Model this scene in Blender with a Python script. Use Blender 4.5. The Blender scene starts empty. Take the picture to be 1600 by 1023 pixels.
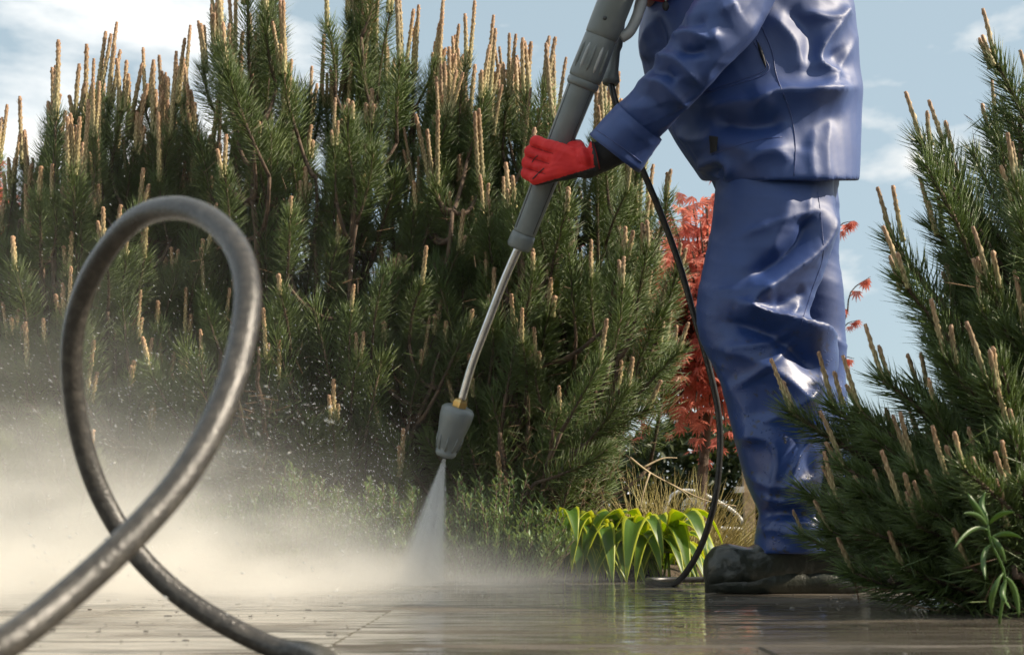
import bpy, bmesh, math, random
import numpy as np
from mathutils import Vector, Matrix, Quaternion
from mathutils.bvhtree import BVHTree

S = bpy.context.scene
C = S.collection
R = math.radians

# ------------------------------------------------------------------ camera
CAM_H, TILT, FPX = 0.10, R(9.36), 2000.0
cam = bpy.data.cameras.new('camera'); camo = bpy.data.objects.new('camera', cam); C.objects.link(camo)
cam.sensor_width = 36; cam.lens = 45; cam.clip_start = 0.02; cam.clip_end = 5000
camo.location = (0, 0, CAM_H); camo.rotation_euler = (R(90) + TILT, 0, 0)
cam.dof.use_dof = True; cam.dof.focus_distance = 2.62; cam.dof.aperture_fstop = 10.0
S.camera = camo

# ------------------------------------------------------------------ sky
SUN_TO = Vector((0.75, -0.10, 0.60)).normalized()
elev = math.asin(SUN_TO.z); azim = math.atan2(SUN_TO.x, SUN_TO.y)
CLOUD_OFF = (3.37, 0.3, 0.35)
W = bpy.data.worlds.new('World'); S.world = W; W.use_nodes = True
nt = W.node_tree; N = nt.nodes; L = nt.links; N.clear()
out = N.new('ShaderNodeOutputWorld'); bg = N.new('ShaderNodeBackground'); L.new(bg.outputs[0], out.inputs[0])
sky = N.new('ShaderNodeTexSky'); sky.sky_type = 'NISHITA'; sky.sun_disc = False
sky.sun_elevation = elev; sky.sun_rotation = azim
sky.air_density = 1.0; sky.dust_density = 1.6; sky.ozone_density = 1.0
tc = N.new('ShaderNodeTexCoord'); mp = N.new('ShaderNodeMapping')
mp.inputs['Location'].default_value = (3.1, 0.4, 1.2); mp.inputs['Scale'].default_value = (2.6, 2.6, 6.5)
L.new(tc.outputs['Generated'], mp.inputs[0])
ns = N.new('ShaderNodeTexNoise'); ns.inputs['Scale'].default_value = 1.25; ns.inputs['Detail'].default_value = 9; ns.inputs['Roughness'].default_value = 0.56
L.new(mp.outputs[0], ns.inputs['Vector'])
cr = N.new('ShaderNodeValToRGB'); cr.color_ramp.elements[0].position = 0.50; cr.color_ramp.elements[1].position = 0.66
L.new(ns.outputs[0], cr.inputs[0])
grey = N.new('ShaderNodeMixRGB'); grey.inputs[0].default_value = 0.66; grey.inputs[2].default_value = (4.6, 5.7, 6.1, 1)
L.new(sky.outputs[0], grey.inputs[1])
mx = N.new('ShaderNodeMixRGB'); mx.inputs[2].default_value = (10.0, 9.9, 9.6, 1)
L.new(cr.outputs[0], mx.inputs[0]); L.new(grey.outputs[0], mx.inputs[1]); 
mp2 = N.new('ShaderNodeMapping'); mp2.inputs['Location'].default_value = CLOUD_OFF; mp2.inputs['Scale'].default_value = (1, 1, 2.3); L.new(tc.outputs['Generated'], mp2.inputs[0])
ns2 = N.new('ShaderNodeTexNoise'); ns2.inputs['Scale'].default_value = 7.0; ns2.inputs['Detail'].default_value = 8; ns2.inputs['Roughness'].default_value = 0.5; L.new(mp2.outputs[0], ns2.inputs['Vector'])
cr2 = N.new('ShaderNodeValToRGB'); cr2.color_ramp.elements[0].position = 0.58; cr2.color_ramp.elements[1].position = 0.72; L.new(ns2.outputs[0], cr2.inputs[0])
mx2 = N.new('ShaderNodeMixRGB'); mx2.inputs[2].default_value = (8.6, 8.5, 8.2, 1); L.new(cr2.outputs[0], mx2.inputs[0]); L.new(mx.outputs[0], mx2.inputs[1])
L.new(mx2.outputs[0], bg.inputs[0])
bg.inputs[1].default_value = 0.085

# ------------------------------------------------------------------ sun, exposure
sun = bpy.data.lights.new('sun', 'SUN'); suno = bpy.data.objects.new('sun', sun); C.objects.link(suno)
sun.energy = 5.0; sun.angle = R(0.53); sun.color = (1.0, 0.87, 0.69)
suno.rotation_euler = SUN_TO.to_track_quat('Z', 'Y').to_euler(); suno.location = (6, 0, 6)
S.view_settings.view_transform = 'Standard'; S.view_settings.look = 'None'
S.view_settings.exposure = 0.62; S.view_settings.gamma = 1.0
S.cycles.use_denoising = True; S.cycles.use_adaptive_sampling = True; S.cycles.adaptive_threshold = 0.02
S.cycles.volume_bounces = 5; S.cycles.max_bounces = 6; S.cycles.transparent_max_bounces = 12
S.cycles.volume_max_steps = 128; S.cycles.volume_step_rate = 2.0

# ------------------------------------------------------------------ helpers
FWD = Vector((0, math.cos(TILT), math.sin(TILT))); UP = Vector((0, -math.sin(TILT), math.cos(TILT)))
def P(px, py, Y):
    "world point on the plane at distance Y whose place in the photograph is px, py"
    d = Vector((1, 0, 0)) * ((px - 800) / FPX) + UP * ((511.5 - py) / FPX) + FWD
    t = Y / d.y
    return Vector((d.x * t, Y, CAM_H + d.z * t))
def topx(co):
    v = co - np.array([0, 0, CAM_H]); dep = v @ np.array(FWD); u = v @ np.array(UP)
    return 800 + FPX * v[:, 0] / dep, 511.5 - FPX * u / dep
def smooth_pts(pts, n):
    "Catmull-Rom through pts"
    pts = [Vector(p) for p in pts]; out = []
    q = [pts[0] * 2 - pts[1]] + pts + [pts[-1] * 2 - pts[-2]]
    for i in range(1, len(q) - 2):
        a, b, c, d = q[i - 1:i + 3]
        for k in range(n):
            t = k / n
            out.append(0.5 * ((2 * b) + (c - a) * t + (2 * a - 5 * b + 4 * c - d) * t * t + (3 * b - a - 3 * c + d) * t ** 3))
    out.append(pts[-1]); return out
def smooth_vals(v, n):
    o = []
    for i in range(len(v) - 1):
        for k in range(n):
            t = k / n; t = t * t * (3 - 2 * t) * 0.5 + t * 0.5
            o.append(v[i] * (1 - t) + v[i + 1] * t)
    o.append(v[-1]); return o

class MB:
    def __init__(s): s.v = []; s.f = []; s.m = []; s.cols = None
    def ring_loft(s, rings, cap=True, mi=0):
        n = len(rings[0]); b = len(s.v)
        for r in rings: s.v.extend([tuple(p) for p in r])
        for i in range(len(rings) - 1):
            for j in range(n):
                k = (j + 1) % n
                s.f.append((b + i * n + j, b + i * n + k, b + (i + 1) * n + k, b + (i + 1) * n + j)); s.m.append(mi)
        if cap:
            s.f.append(tuple(b + j for j in range(n))[::-1]); s.m.append(mi)
            e = b + (len(rings) - 1) * n
            s.f.append(tuple(e + j for j in range(n))); s.m.append(mi)
        return s
    def tube(s, pts, rad, seg=8, mi=0, cap=True, round_end=False):
        pts = [Vector(p) for p in pts]; n = len(pts)
        if not isinstance(rad, (list, tuple)): rad = [rad] * n
        if round_end:
            t0 = (pts[1] - pts[0]).normalized(); t1 = (pts[-1] - pts[-2]).normalized()
            hp = []; hr = []
            for a in (85, 60, 35, 15):
                hp.append(pts[0] - t0 * rad[0] * math.sin(R(a))); hr.append(rad[0] * math.cos(R(a)))
            tp = []; tr = []
            for a in (15, 35, 60, 85):
                tp.append(pts[-1] + t1 * rad[-1] * math.sin(R(a))); tr.append(rad[-1] * math.cos(R(a)))
            pts = hp + pts + tp; rad = hr + list(rad) + tr; n = len(pts)
        tan = [(pts[min(i + 1, n - 1)] - pts[max(i - 1, 0)]).normalized() for i in range(n)]
        ref = Vector((0, 0, 1)) if abs(tan[0].z) < 0.9 else Vector((1, 0, 0))
        u = tan[0].cross(ref).normalized(); rings = []
        for i in range(n):
            u = (u - tan[i] * u.dot(tan[i])).normalized(); w = tan[i].cross(u)
            rings.append([pts[i] + (u * math.cos(2 * math.pi * j / seg) + w * math.sin(2 * math.pi * j / seg)) * rad[i] for j in range(seg)])
        return s.ring_loft(rings, cap, mi)
    def ball(s, c, r, seg=14, mi=0):
        c = Vector(c); r = Vector(r) if not isinstance(r, (int, float)) else Vector((r, r, r)); rings = []
        for i in range(1, 9):
            a = math.pi * i / 9
            rings.append([c + Vector((r.x * math.sin(a) * math.cos(2 * math.pi * j / seg), r.y * math.sin(a) * math.sin(2 * math.pi * j / seg), -r.z * math.cos(a))) for j in range(seg)])
        return s.ring_loft(rings, True, mi)
    def box(s, lo, hi, mi=0):
        x0, y0, z0 = lo; x1, y1, z1 = hi
        return s.ring_loft([[(x0, y0, z0), (x1, y0, z0), (x1, y1, z0), (x0, y1, z0)], [(x0, y0, z1), (x1, y0, z1), (x1, y1, z1), (x0, y1, z1)]], True, mi)
    def face(s, pts, mi=0):
        b = len(s.v); s.v.extend([tuple(p) for p in pts]); s.f.append(tuple(range(b, b + len(pts)))); s.m.append(mi)
    def mesh(s, name, mats=(), smooth=True):
        me = bpy.data.meshes.new(name); me.from_pydata(s.v, [], s.f)
        for m in mats: me.materials.append(m)
        if len(mats) > 1: me.polygons.foreach_set('material_index', s.m)
        if smooth: me.polygons.foreach_set('use_smooth', [True] * len(me.polygons))
        me.update(); return me
    def build(s, name, mats, parent=None, smooth=True):
        if not isinstance(mats, (list, tuple)): mats = [mats]
        return link(name, s.mesh(name, mats, smooth), parent)
def link(name, data, parent=None):
    o = bpy.data.objects.new(name, data); C.objects.link(o)
    if parent is not None: o.parent = parent
    return o
def tag(o, label=None, cat=None, group=None, kind=None):
    for k, v in (('label', label), ('category', cat), ('group', group), ('kind', kind)):
        if v: o[k] = v
    return o
def empty(name, loc=(0, 0, 0)):
    o = bpy.data.objects.new(name, None); C.objects.link(o); o.location = loc; o.empty_display_size = 0.05; return o
def under(o, parent):
    "parent o, built in world coordinates, under an Empty that stands elsewhere"
    o.parent = parent; o.matrix_parent_inverse = Matrix.Translation(parent.location).inverted(); return o
def fuse(mb, voxel, it=4, name='fused'):
    o = link('tmp', mb.mesh('tmp'))
    m = o.modifiers.new('r', 'REMESH'); m.mode = 'VOXEL'; m.voxel_size = voxel; m.use_smooth_shade = True
    if it:
        k = o.modifiers.new('s', 'SMOOTH'); k.iterations = it; k.factor = 0.5
    bpy.context.view_layer.update()
    me = bpy.data.meshes.new_from_object(o.evaluated_get(bpy.context.evaluated_depsgraph_get())); me.name = name
    bpy.data.objects.remove(o)
    me.polygons.foreach_set('use_smooth', [True] * len(me.polygons)); return me

# ------------------------------------------------------------------ materials
def mat(name, c1, c2=None, rough=0.5, scale=20, bump=0.0, bscale=80, spec=0.5, coat=0, croff=0.1, metal=0, trans=None, tint=None, vr=0, detail=4, lo=0.35, hi=0.65, bdist=0.005):
    m = bpy.data.materials.new(name); m.use_nodes = True; n = m.node_tree.nodes; l = m.node_tree.links
    b = n['Principled BSDF']; b.inputs['Roughness'].default_value = rough; b.inputs['Metallic'].default_value = metal
    b.inputs['Specular IOR Level'].default_value = spec; b.inputs['Coat Weight'].default_value = coat; b.inputs['Coat Roughness'].default_value = croff
    t = n.new('ShaderNodeTexCoord'); col = None
    b.inputs['Base Color'].default_value = (*c1, 1)
    if c2:
        z = n.new('ShaderNodeTexNoise'); z.inputs['Scale'].default_value = scale; z.inputs['Detail'].default_value = detail; l.new(t.outputs['Object'], z.inputs['Vector'])
        r = n.new('ShaderNodeValToRGB'); r.color_ramp.elements[0].position = lo; r.color_ramp.elements[1].position = hi
        r.color_ramp.elements[0].color = (*c1, 1); r.color_ramp.elements[1].color = (*c2, 1)
        l.new(z.outputs[0], r.inputs[0]); col = r.outputs[0]
        if vr:
            g = n.new('ShaderNodeNewGeometry'); oi = n.new('ShaderNodeObjectInfo'); ad = n.new('ShaderNodeMath'); ad.operation = 'ADD'
            l.new(g.outputs['Random Per Island'], ad.inputs[0]); l.new(oi.outputs['Random'], ad.inputs[1])
            hs = n.new('ShaderNodeHueSaturation'); ma = n.new('ShaderNodeMapRange'); ma.inputs[1].default_value = 0; ma.inputs[2].default_value = 2
            ma.inputs[3].default_value = 1 - vr; ma.inputs[4].default_value = 1 + vr
            l.new(ad.outputs[0], ma.inputs[0]); l.new(ma.outputs[0], hs.inputs['Value']); l.new(col, hs.inputs['Color']); col = hs.outputs[0]
        l.new(col, b.inputs['Base Color'])
    if bump:
        z2 = n.new('ShaderNodeTexNoise'); z2.inputs['Scale'].default_value = bscale; z2.inputs['Detail'].default_value = 5; l.new(t.outputs['Object'], z2.inputs['Vector'])
        bp = n.new('ShaderNodeBump'); bp.inputs['Strength'].default_value = bump; bp.inputs['Distance'].default_value = bdist
        l.new(z2.outputs[0], bp.inputs['Height']); l.new(bp.outputs[0], b.inputs['Normal'])
    if trans:
        tr = n.new('ShaderNodeBsdfTranslucent'); tr.inputs[0].default_value = (*trans[0], 1)
        ms = n.new('ShaderNodeMixShader'); ms.inputs[0].default_value = trans[1]
        l.new(b.outputs[0], ms.inputs[1]); l.new(tr.outputs[0], ms.inputs[2]); l.new(ms.outputs[0], n['Material Output'].inputs[0])
    return m
M = {}
M['needle'] = mat('pine_needle', (0.062, 0.105, 0.036), (0.150, 0.195, 0.058), 0.38, 5, spec=0.5, trans=((0.34, 0.42, 0.08), 0.32), vr=0.45)
M['needle_dead'] = mat('dead_needle', (0.09, 0.045, 0.02), (0.17, 0.10, 0.045), 0.6, 8, vr=0.4)
M['bark'] = mat('pine_bark', (0.055, 0.036, 0.024), (0.13, 0.085, 0.055), 0.85, 40, 0.8, 120)
M['soil'] = mat('soil', (0.035, 0.024, 0.015), (0.10, 0.072, 0.045), 0.95, 9, 1.0, 60, bdist=0.02)
M['pvc'] = None
M['rubber'] = mat('rubber_hose', (0.040, 0.036, 0.031), (0.080, 0.072, 0.061), 0.23, 140, 0.7, 420, lo=0.45, hi=0.72, bdist=0.0012, detail=8)
M['hoseblack'] = mat('black_hose', (0.012, 0.012, 0.012), (0.03, 0.028, 0.025), 0.35, 60, 0.2, 200, bdist=0.001)
M['grey'] = mat('grey_plastic', (0.135, 0.152, 0.152), (0.165, 0.182, 0.18), 0.38, 30, 0.12, 300, bdist=0.0006)
M['greydark'] = mat('dark_grey_plastic', (0.045, 0.05, 0.052), (0.06, 0.065, 0.065), 0.45, 30, 0.1, 300, bdist=0.0006)
M['greylight'] = mat('pale_grey_plastic', (0.30, 0.32, 0.33), (0.36, 0.37, 0.37), 0.4, 30)
M['steel'] = mat('steel', (0.55, 0.56, 0.57), (0.66, 0.66, 0.66), 0.24, 60, 0.05, 200, metal=1.0)
M['brass'] = mat('brass', (0.55, 0.36, 0.13), (0.65, 0.45, 0.18), 0.33, 60, metal=1.0)
M['red'] = mat('red_glove_fabric', (0.54, 0.010, 0.012), (0.64, 0.020, 0.018), 0.72, 30, 0.5, 700, bdist=0.0006)
M['blackcloth'] = mat('black_glove_fabric', (0.012, 0.012, 0.013), (0.022, 0.022, 0.024), 0.7, 40, 0.4, 500, bdist=0.0006)
M['boot'] = mat('wet_boot_rubber', (0.010, 0.014, 0.010), (0.032, 0.034, 0.024), 0.38, 30, 0.9, 60, coat=0.25, bdist=0.004, detail=8)
M['skin'] = mat('skin', (0.50, 0.30, 0.22), (0.56, 0.35, 0.26), 0.5, 30)
M['hosta'] = mat('hosta_leaf', (0.055, 0.13, 0.025), (0.10, 0.19, 0.035), 0.38, 6, trans=((0.55, 0.68, 0.05), 0.55), vr=0.4)
M['hosta_edge'] = mat('hosta_leaf_margin', (0.36, 0.42, 0.04), (0.45, 0.50, 0.07), 0.4, 6, trans=((0.85, 0.86, 0.10), 0.55))
M['drygrass'] = mat('dry_sedge', (0.32, 0.25, 0.09), (0.44, 0.40, 0.17), 0.5, 8, trans=((0.6, 0.5, 0.18), 0.35), vr=0.3)
M['cover'] = mat('low_shrub_leaf', (0.10, 0.17, 0.06), (0.19, 0.27, 0.12), 0.42, 9, trans=((0.3, 0.4, 0.1), 0.25), vr=0.35)
M['maple'] = mat('maple_leaf', (0.42, 0.095, 0.080), (0.56, 0.20, 0.12), 0.45, 3.2, trans=((0.85, 0.28, 0.20), 0.48), vr=0.35)
M['weed'] = mat('weed_leaf', (0.065, 0.13, 0.03), (0.11, 0.19, 0.05), 0.4, 9, trans=((0.28, 0.4, 0.07), 0.3))
M['hedge'] = mat('hedge_leaf', (0.022, 0.038, 0.016), (0.06, 0.075, 0.03), 0.5, 3, trans=((0.1, 0.14, 0.03), 0.2), vr=0.4)
M['wood'] = mat('weathered_wood', (0.30, 0.22, 0.13), (0.42, 0.33, 0.21), 0.8, 14, 0.4, 60)
M['metalwhite'] = mat('painted_rail', (0.55, 0.55, 0.52), (0.62, 0.62, 0.60), 0.4, 20)
M['seam'] = mat('stitched_seam', (0.03, 0.05, 0.16), (0.05, 0.075, 0.22), 0.45, 200)
M['pebble'] = mat('wet_grit', (0.05, 0.045, 0.035), (0.16, 0.14, 0.11), 0.25, 40, coat=0.6)

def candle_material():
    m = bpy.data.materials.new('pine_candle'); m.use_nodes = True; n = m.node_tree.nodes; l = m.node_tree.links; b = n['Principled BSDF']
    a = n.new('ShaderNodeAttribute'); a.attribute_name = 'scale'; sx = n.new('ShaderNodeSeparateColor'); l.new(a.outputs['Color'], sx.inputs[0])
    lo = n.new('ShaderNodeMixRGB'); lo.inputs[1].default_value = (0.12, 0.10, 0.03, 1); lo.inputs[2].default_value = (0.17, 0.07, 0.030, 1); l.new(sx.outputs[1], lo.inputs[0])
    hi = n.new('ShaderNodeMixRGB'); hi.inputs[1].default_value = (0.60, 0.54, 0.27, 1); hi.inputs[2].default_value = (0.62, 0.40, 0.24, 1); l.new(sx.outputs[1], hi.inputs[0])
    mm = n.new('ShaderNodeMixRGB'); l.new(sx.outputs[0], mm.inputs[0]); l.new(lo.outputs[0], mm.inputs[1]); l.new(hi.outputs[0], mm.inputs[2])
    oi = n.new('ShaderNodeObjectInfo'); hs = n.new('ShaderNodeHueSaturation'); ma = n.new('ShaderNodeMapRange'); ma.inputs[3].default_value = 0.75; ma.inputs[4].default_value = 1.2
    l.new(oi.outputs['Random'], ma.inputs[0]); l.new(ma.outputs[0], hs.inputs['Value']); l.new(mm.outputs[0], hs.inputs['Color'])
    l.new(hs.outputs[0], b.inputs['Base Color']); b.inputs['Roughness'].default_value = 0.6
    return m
M['candle'] = candle_material()

def pvc_material():
    m = mat('blue_pvc', (0.008, 0.034, 0.150), (0.013, 0.048, 0.195), 0.5, 6, spec=0.55, coat=0.4, croff=0.68)
    n = m.node_tree.nodes; l = m.node_tree.links; b = n['Principled BSDF']; t = n.new('ShaderNodeTexCoord')
    # fine crumple and water beads
    z = n.new('ShaderNodeTexNoise'); z.inputs['Scale'].default_value = 26; z.inputs['Detail'].default_value = 3; l.new(t.outputs['Object'], z.inputs['Vector'])
    bp = n.new('ShaderNodeBump'); bp.inputs['Strength'].default_value = 0.22; bp.inputs['Distance'].default_value = 0.004; l.new(z.outputs[0], bp.inputs['Height'])
    sep = n.new('ShaderNodeSeparateXYZ'); l.new(t.outputs['Object'], sep.inputs[0])
    wet = n.new('ShaderNodeMapRange'); wet.inputs[1].default_value = 0.62; wet.inputs[2].default_value = 0.25; wet.inputs[3].default_value = 0.0; wet.inputs[4].default_value = 1.0
    l.new(sep.outputs[2], wet.inputs[0])
    v = n.new('ShaderNodeTexVoronoi'); v.inputs['Scale'].default_value = 130; l.new(t.outputs['Object'], v.inputs['Vector'])
    bd = n.new('ShaderNodeMapRange'); bd.inputs[1].default_value = 0.30; bd.inputs[2].default_value = 0.0; bd.inputs[3].default_value = 0; bd.inputs[4].default_value = 1; l.new(v.outputs['Distance'], bd.inputs[0])
    n2 = n.new('ShaderNodeTexNoise'); n2.inputs['Scale'].default_value = 18; l.new(t.outputs['Object'], n2.inputs['Vector'])
    th = n.new('ShaderNodeMapRange'); th.inputs[1].default_value = 0.48; th.inputs[2].default_value = 0.60; l.new(n2.outputs[0], th.inputs[0])
    mu = n.new('ShaderNodeMath'); mu.operation = 'MULTIPLY'; l.new(bd.outputs[0], mu.inputs[0]); l.new(th.outputs[0], mu.inputs[1])
    mu2 = n.new('ShaderNodeMath'); mu2.operation = 'MULTIPLY'; l.new(mu.outputs[0], mu2.inputs[0]); l.new(wet.outputs[0], mu2.inputs[1])
    bp2 = n.new('ShaderNodeBump'); bp2.inputs['Strength'].default_value = 0.8; bp2.inputs['Distance'].default_value = 0.0025
    l.new(mu2.outputs[0], bp2.inputs['Height']); l.new(bp.outputs[0], bp2.inputs['Normal']); l.new(bp2.outputs[0], b.inputs['Normal'])
    ro = n.new('ShaderNodeMapRange'); ro.inputs[3].default_value = 0.55; ro.inputs[4].default_value = 0.30; l.new(wet.outputs[0], ro.inputs[0]); l.new(ro.outputs[0], b.inputs['Roughness'])
    # splashed mud below the knee
    dn = n.new('ShaderNodeTexNoise'); dn.inputs['Scale'].default_value = 70; dn.inputs['Detail'].default_value = 6; l.new(t.outputs['Object'], dn.inputs['Vector'])
    dm = n.new('ShaderNodeMapRange'); dm.inputs[1].default_value = .60; dm.inputs[2].default_value = .68; l.new(dn.outputs[0], dm.inputs[0])
    dd = n.new('ShaderNodeMath'); dd.operation = 'MULTIPLY'; l.new(dm.outputs[0], dd.inputs[0]); l.new(wet.outputs[0], dd.inputs[1])
    mc = n.new('ShaderNodeMixRGB'); mc.inputs[2].default_value = (.02, .018, .016, 1); src = b.inputs['Base Color'].links[0].from_socket
    l.new(dd.outputs[0], mc.inputs[0]); l.new(src, mc.inputs[1]); l.new(mc.outputs[0], b.inputs['Base Color'])
    return m
M['pvc'] = pvc_material()

def paving_material():
    m = bpy.data.materials.new('wet_paving'); m.use_nodes = True; n = m.node_tree.nodes; l = m.node_tree.links; b = n['Principled BSDF']
    t = n.new('ShaderNodeTexCoord'); g = n.new('ShaderNodeNewGeometry')
    z = n.new('ShaderNodeTexNoise'); z.inputs['Scale'].default_value = 5; z.inputs['Detail'].default_value = 8; l.new(g.outputs['Position'], z.inputs['Vector'])
    r = n.new('ShaderNodeValToRGB'); r.color_ramp.elements[0].position = 0.3; r.color_ramp.elements[1].position = 0.7
    r.color_ramp.elements[0].color = (0.035, 0.029, 0.021, 1); r.color_ramp.elements[1].color = (0.12, 0.098, 0.07, 1); l.new(z.outputs[0], r.inputs[0]); l.new(r.outputs[0], b.inputs['Base Color'])
    b.inputs['Roughness'].default_value = 0.7
    # film of water: ripples in the coat
    mp = n.new('ShaderNodeMapping'); mp.inputs['Scale'].default_value = (6, 22, 1); l.new(g.outputs['Position'], mp.inputs[0])
    w = n.new('ShaderNodeTexNoise'); w.inputs['Scale'].default_value = 1.0; w.inputs['Detail'].default_value = 2.2; w.inputs['Roughness'].default_value = 0.5; l.new(mp.outputs[0], w.inputs['Vector'])
    bp = n.new('ShaderNodeBump'); bp.inputs['Strength'].default_value = 1.0; bp.inputs['Distance'].default_value = 0.0042; l.new(w.outputs[0], bp.inputs['Height'])
    l.new(bp.outputs[0], b.inputs['Coat Normal'])
    z3 = n.new('ShaderNodeTexNoise'); z3.inputs['Scale'].default_value = 130; z3.inputs['Detail'].default_value = 4; l.new(g.outputs['Position'], z3.inputs['Vector'])
    b3 = n.new('ShaderNodeBump'); b3.inputs['Strength'].default_value = 0.5; b3.inputs['Distance'].default_value = 0.002; l.new(z3.outputs[0], b3.inputs['Height']); l.new(b3.outputs[0], b.inputs['Normal'])
    cwn = n.new('ShaderNodeTexNoise'); cwn.inputs['Scale'].default_value = 3.0; cwn.inputs['Detail'].default_value = 6; l.new(g.outputs['Position'], cwn.inputs['Vector'])
    cwm = n.new('ShaderNodeMapRange'); cwm.inputs[1].default_value = .36; cwm.inputs[2].default_value = .50; cwm.inputs[3].default_value = .35; cwm.inputs[4].default_value = 1.0; l.new(cwn.outputs[0], cwm.inputs[0]); l.new(cwm.outputs[0], b.inputs['Coat Weight']); b.inputs['Coat IOR'].default_value = 1.33; b.inputs['Coat Roughness'].default_value = 0.015
    return m
M['paving'] = paving_material()

# ------------------------------------------------------------------ ground
def ground_material():
    m = mat('garden_ground', (0.05, 0.055, 0.02), (0.16, 0.13, 0.07), 0.95, 2.5, 1.0, 40, bdist=0.02)
    return m
mb = MB()
xs = [-3000, -400, -60, -12, -4, -1.5, 0, 1.5, 4, 12, 60, 400, 3000]; ys = [-300, -40, -6, 0, 3.02, 4, 6, 9, 15, 40, 200, 1000, 4000]
for i in range(len(xs) - 1):
    for j in range(len(ys) - 1):
        mb.face([(xs[i], ys[j], -.03), (xs[i + 1], ys[j], -.03), (xs[i + 1], ys[j + 1], -.03), (xs[i], ys[j + 1], -.03)])
tag(mb.build('ground', ground_material(), smooth=False), 'earth and dry lawn behind the paving', 'ground', kind='structure')
paving = tag(empty('paving', (0, 1.5, 0)), 'wet paving slabs awash with water', 'paving', kind='structure')
def slab_mesh(w, d):
    h = .0022; mb = MB()
    ring = lambda a, z: [(-w / 2 + a, -d / 2 + a, z), (w / 2 - a, -d / 2 + a, z), (w / 2 - a, d / 2 - a, z), (-w / 2 + a, d / 2 - a, z)]
    mb.ring_loft([ring(0, -.05), ring(0, -h), ring(h, 0)])
    return mb.mesh('slab', [M['paving']], False)
sm = slab_mesh(0.7985, 0.5985); random.seed(2)
for j in range(6):
    for i in range(-3, 4):
        o = link('slab', sm, paving); o.location = (i * 0.8 + .23 + (0.4 if j % 2 else 0), 2.74 - j * 0.6 - 1.5, random.uniform(-.0012, .0012))
        o.rotation_euler = (random.uniform(-.002, .002), random.uniform(-.002, .002), 0)
# soil bed under the shrubs, a lumpy mound
mb = MB(); n1, n2 = 90, 34
def bed_z(x, y):
    e = min(1, max(0, (y - 3.04) / 0.25)); 
    return -.028 + e * (0.035 + 0.012 * math.sin(x * 9 + y * 4) + 0.012 * math.sin(x * 23 - y * 17) + 0.05 * max(0, 1 - abs(y - 3.7) / .8))
g = [[(-2.6 + 3.3 * i / n1, 3.045 + 1.9 * j / n2, 0) for i in range(n1 + 1)] for j in range(n2 + 1)]
for j in range(n2 + 1):
    for i in range(n1 + 1):
        x, y, _ = g[j][i]; mb.v.append((x, y, bed_z(x, y)))
for j in range(n2):
    for i in range(n1):
        a = j * (n1 + 1) + i; mb.f.append((a, a + 1, a + n1 + 2, a + n1 + 1)); mb.m.append(0)
tag(mb.build('soil_bed', M['soil']), 'brown soil bed under the pines behind the paving', 'soil', kind='structure')
# grit on the paving
mb = MB(); rg = random.Random(9)
for k in range(420):
    y = 0.85 + 2.1 * rg.random() ** 1.3; x = (rg.random() * 1.05 - 0.55) * y * 0.95
    s = rg.uniform(.0007, .0026) * min(1, y / 2)
    mb.ball((x, y, 0), (s * rg.uniform(1.0, 3.2), s * 1.2, s * .5), 9)
tag(mb.build('grit', M['pebble']), 'dark bits of grit washed over the wet paving', 'grit', kind='stuff')

# ------------------------------------------------------------------ pine pieces
def needle(mb, p, d, length, w, bend, mi=0, rng=random):
    d = d.normalized(); s = d.cross(Vector((rng.uniform(-1, 1), rng.uniform(-1, 1), rng.uniform(-1, 1)))).normalized(); t = d.cross(s)
    mid = p + d * length * .55; tip = p + d * length + bend * length
    b = len(mb.v)
    for c, r in ((p, w * .8), (mid, w)):
        for a in (0, 2.094, 4.189): mb.v.append(tuple(c + (s * math.cos(a) + t * math.sin(a)) * r * .5))
    mb.v.append(tuple(tip))
    for j in range(3):
        k = (j + 1) % 3
        mb.f.append((b + j, b + k, b + 3 + k, b + 3 + j)); mb.f.append((b + 3 + j, b + 3 + k, b + 6)); mb.m += [mi, mi]
def tuft_mesh(seed, Ln, nn, nl, spread=1.0, w=.0016):
    rng = random.Random(seed); mb = MB()
    bx, by = rng.uniform(-.02, .02), rng.uniform(-.02, .02)
    ax = lambda t: Vector((bx * math.sin(t * 2.4), by * math.sin(t * 2.2), Ln * t))
    mb.tube([ax(t / 5) for t in range(6)], [.0048, .0046, .0043, .004, .0036, .003], 6, 1)
    for i in range(nn):
        t = 0.12 + 0.88 * (i / nn) ** 0.85; a = i * 2.39996 + rng.uniform(-.3, .3)
        ang = R((62 - 34 * t ** 1.6) * spread + rng.uniform(-13, 13))
        d = Vector((math.cos(a) * math.sin(ang), math.sin(a) * math.sin(ang), math.cos(ang)))
        needle(mb, ax(t), d, nl * rng.uniform(.72, 1.12) * (0.75 + .25 * math.sin(math.pi * min(1, t * 1.1))), w * rng.uniform(.8, 1.2), Vector((0, 0, .12)) + Vector((rng.uniform(-.08, .08), rng.uniform(-.08, .08), 0)), 0, rng)
    return mb.mesh('shoot', [M['needle'], M['bark']], True)
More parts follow.
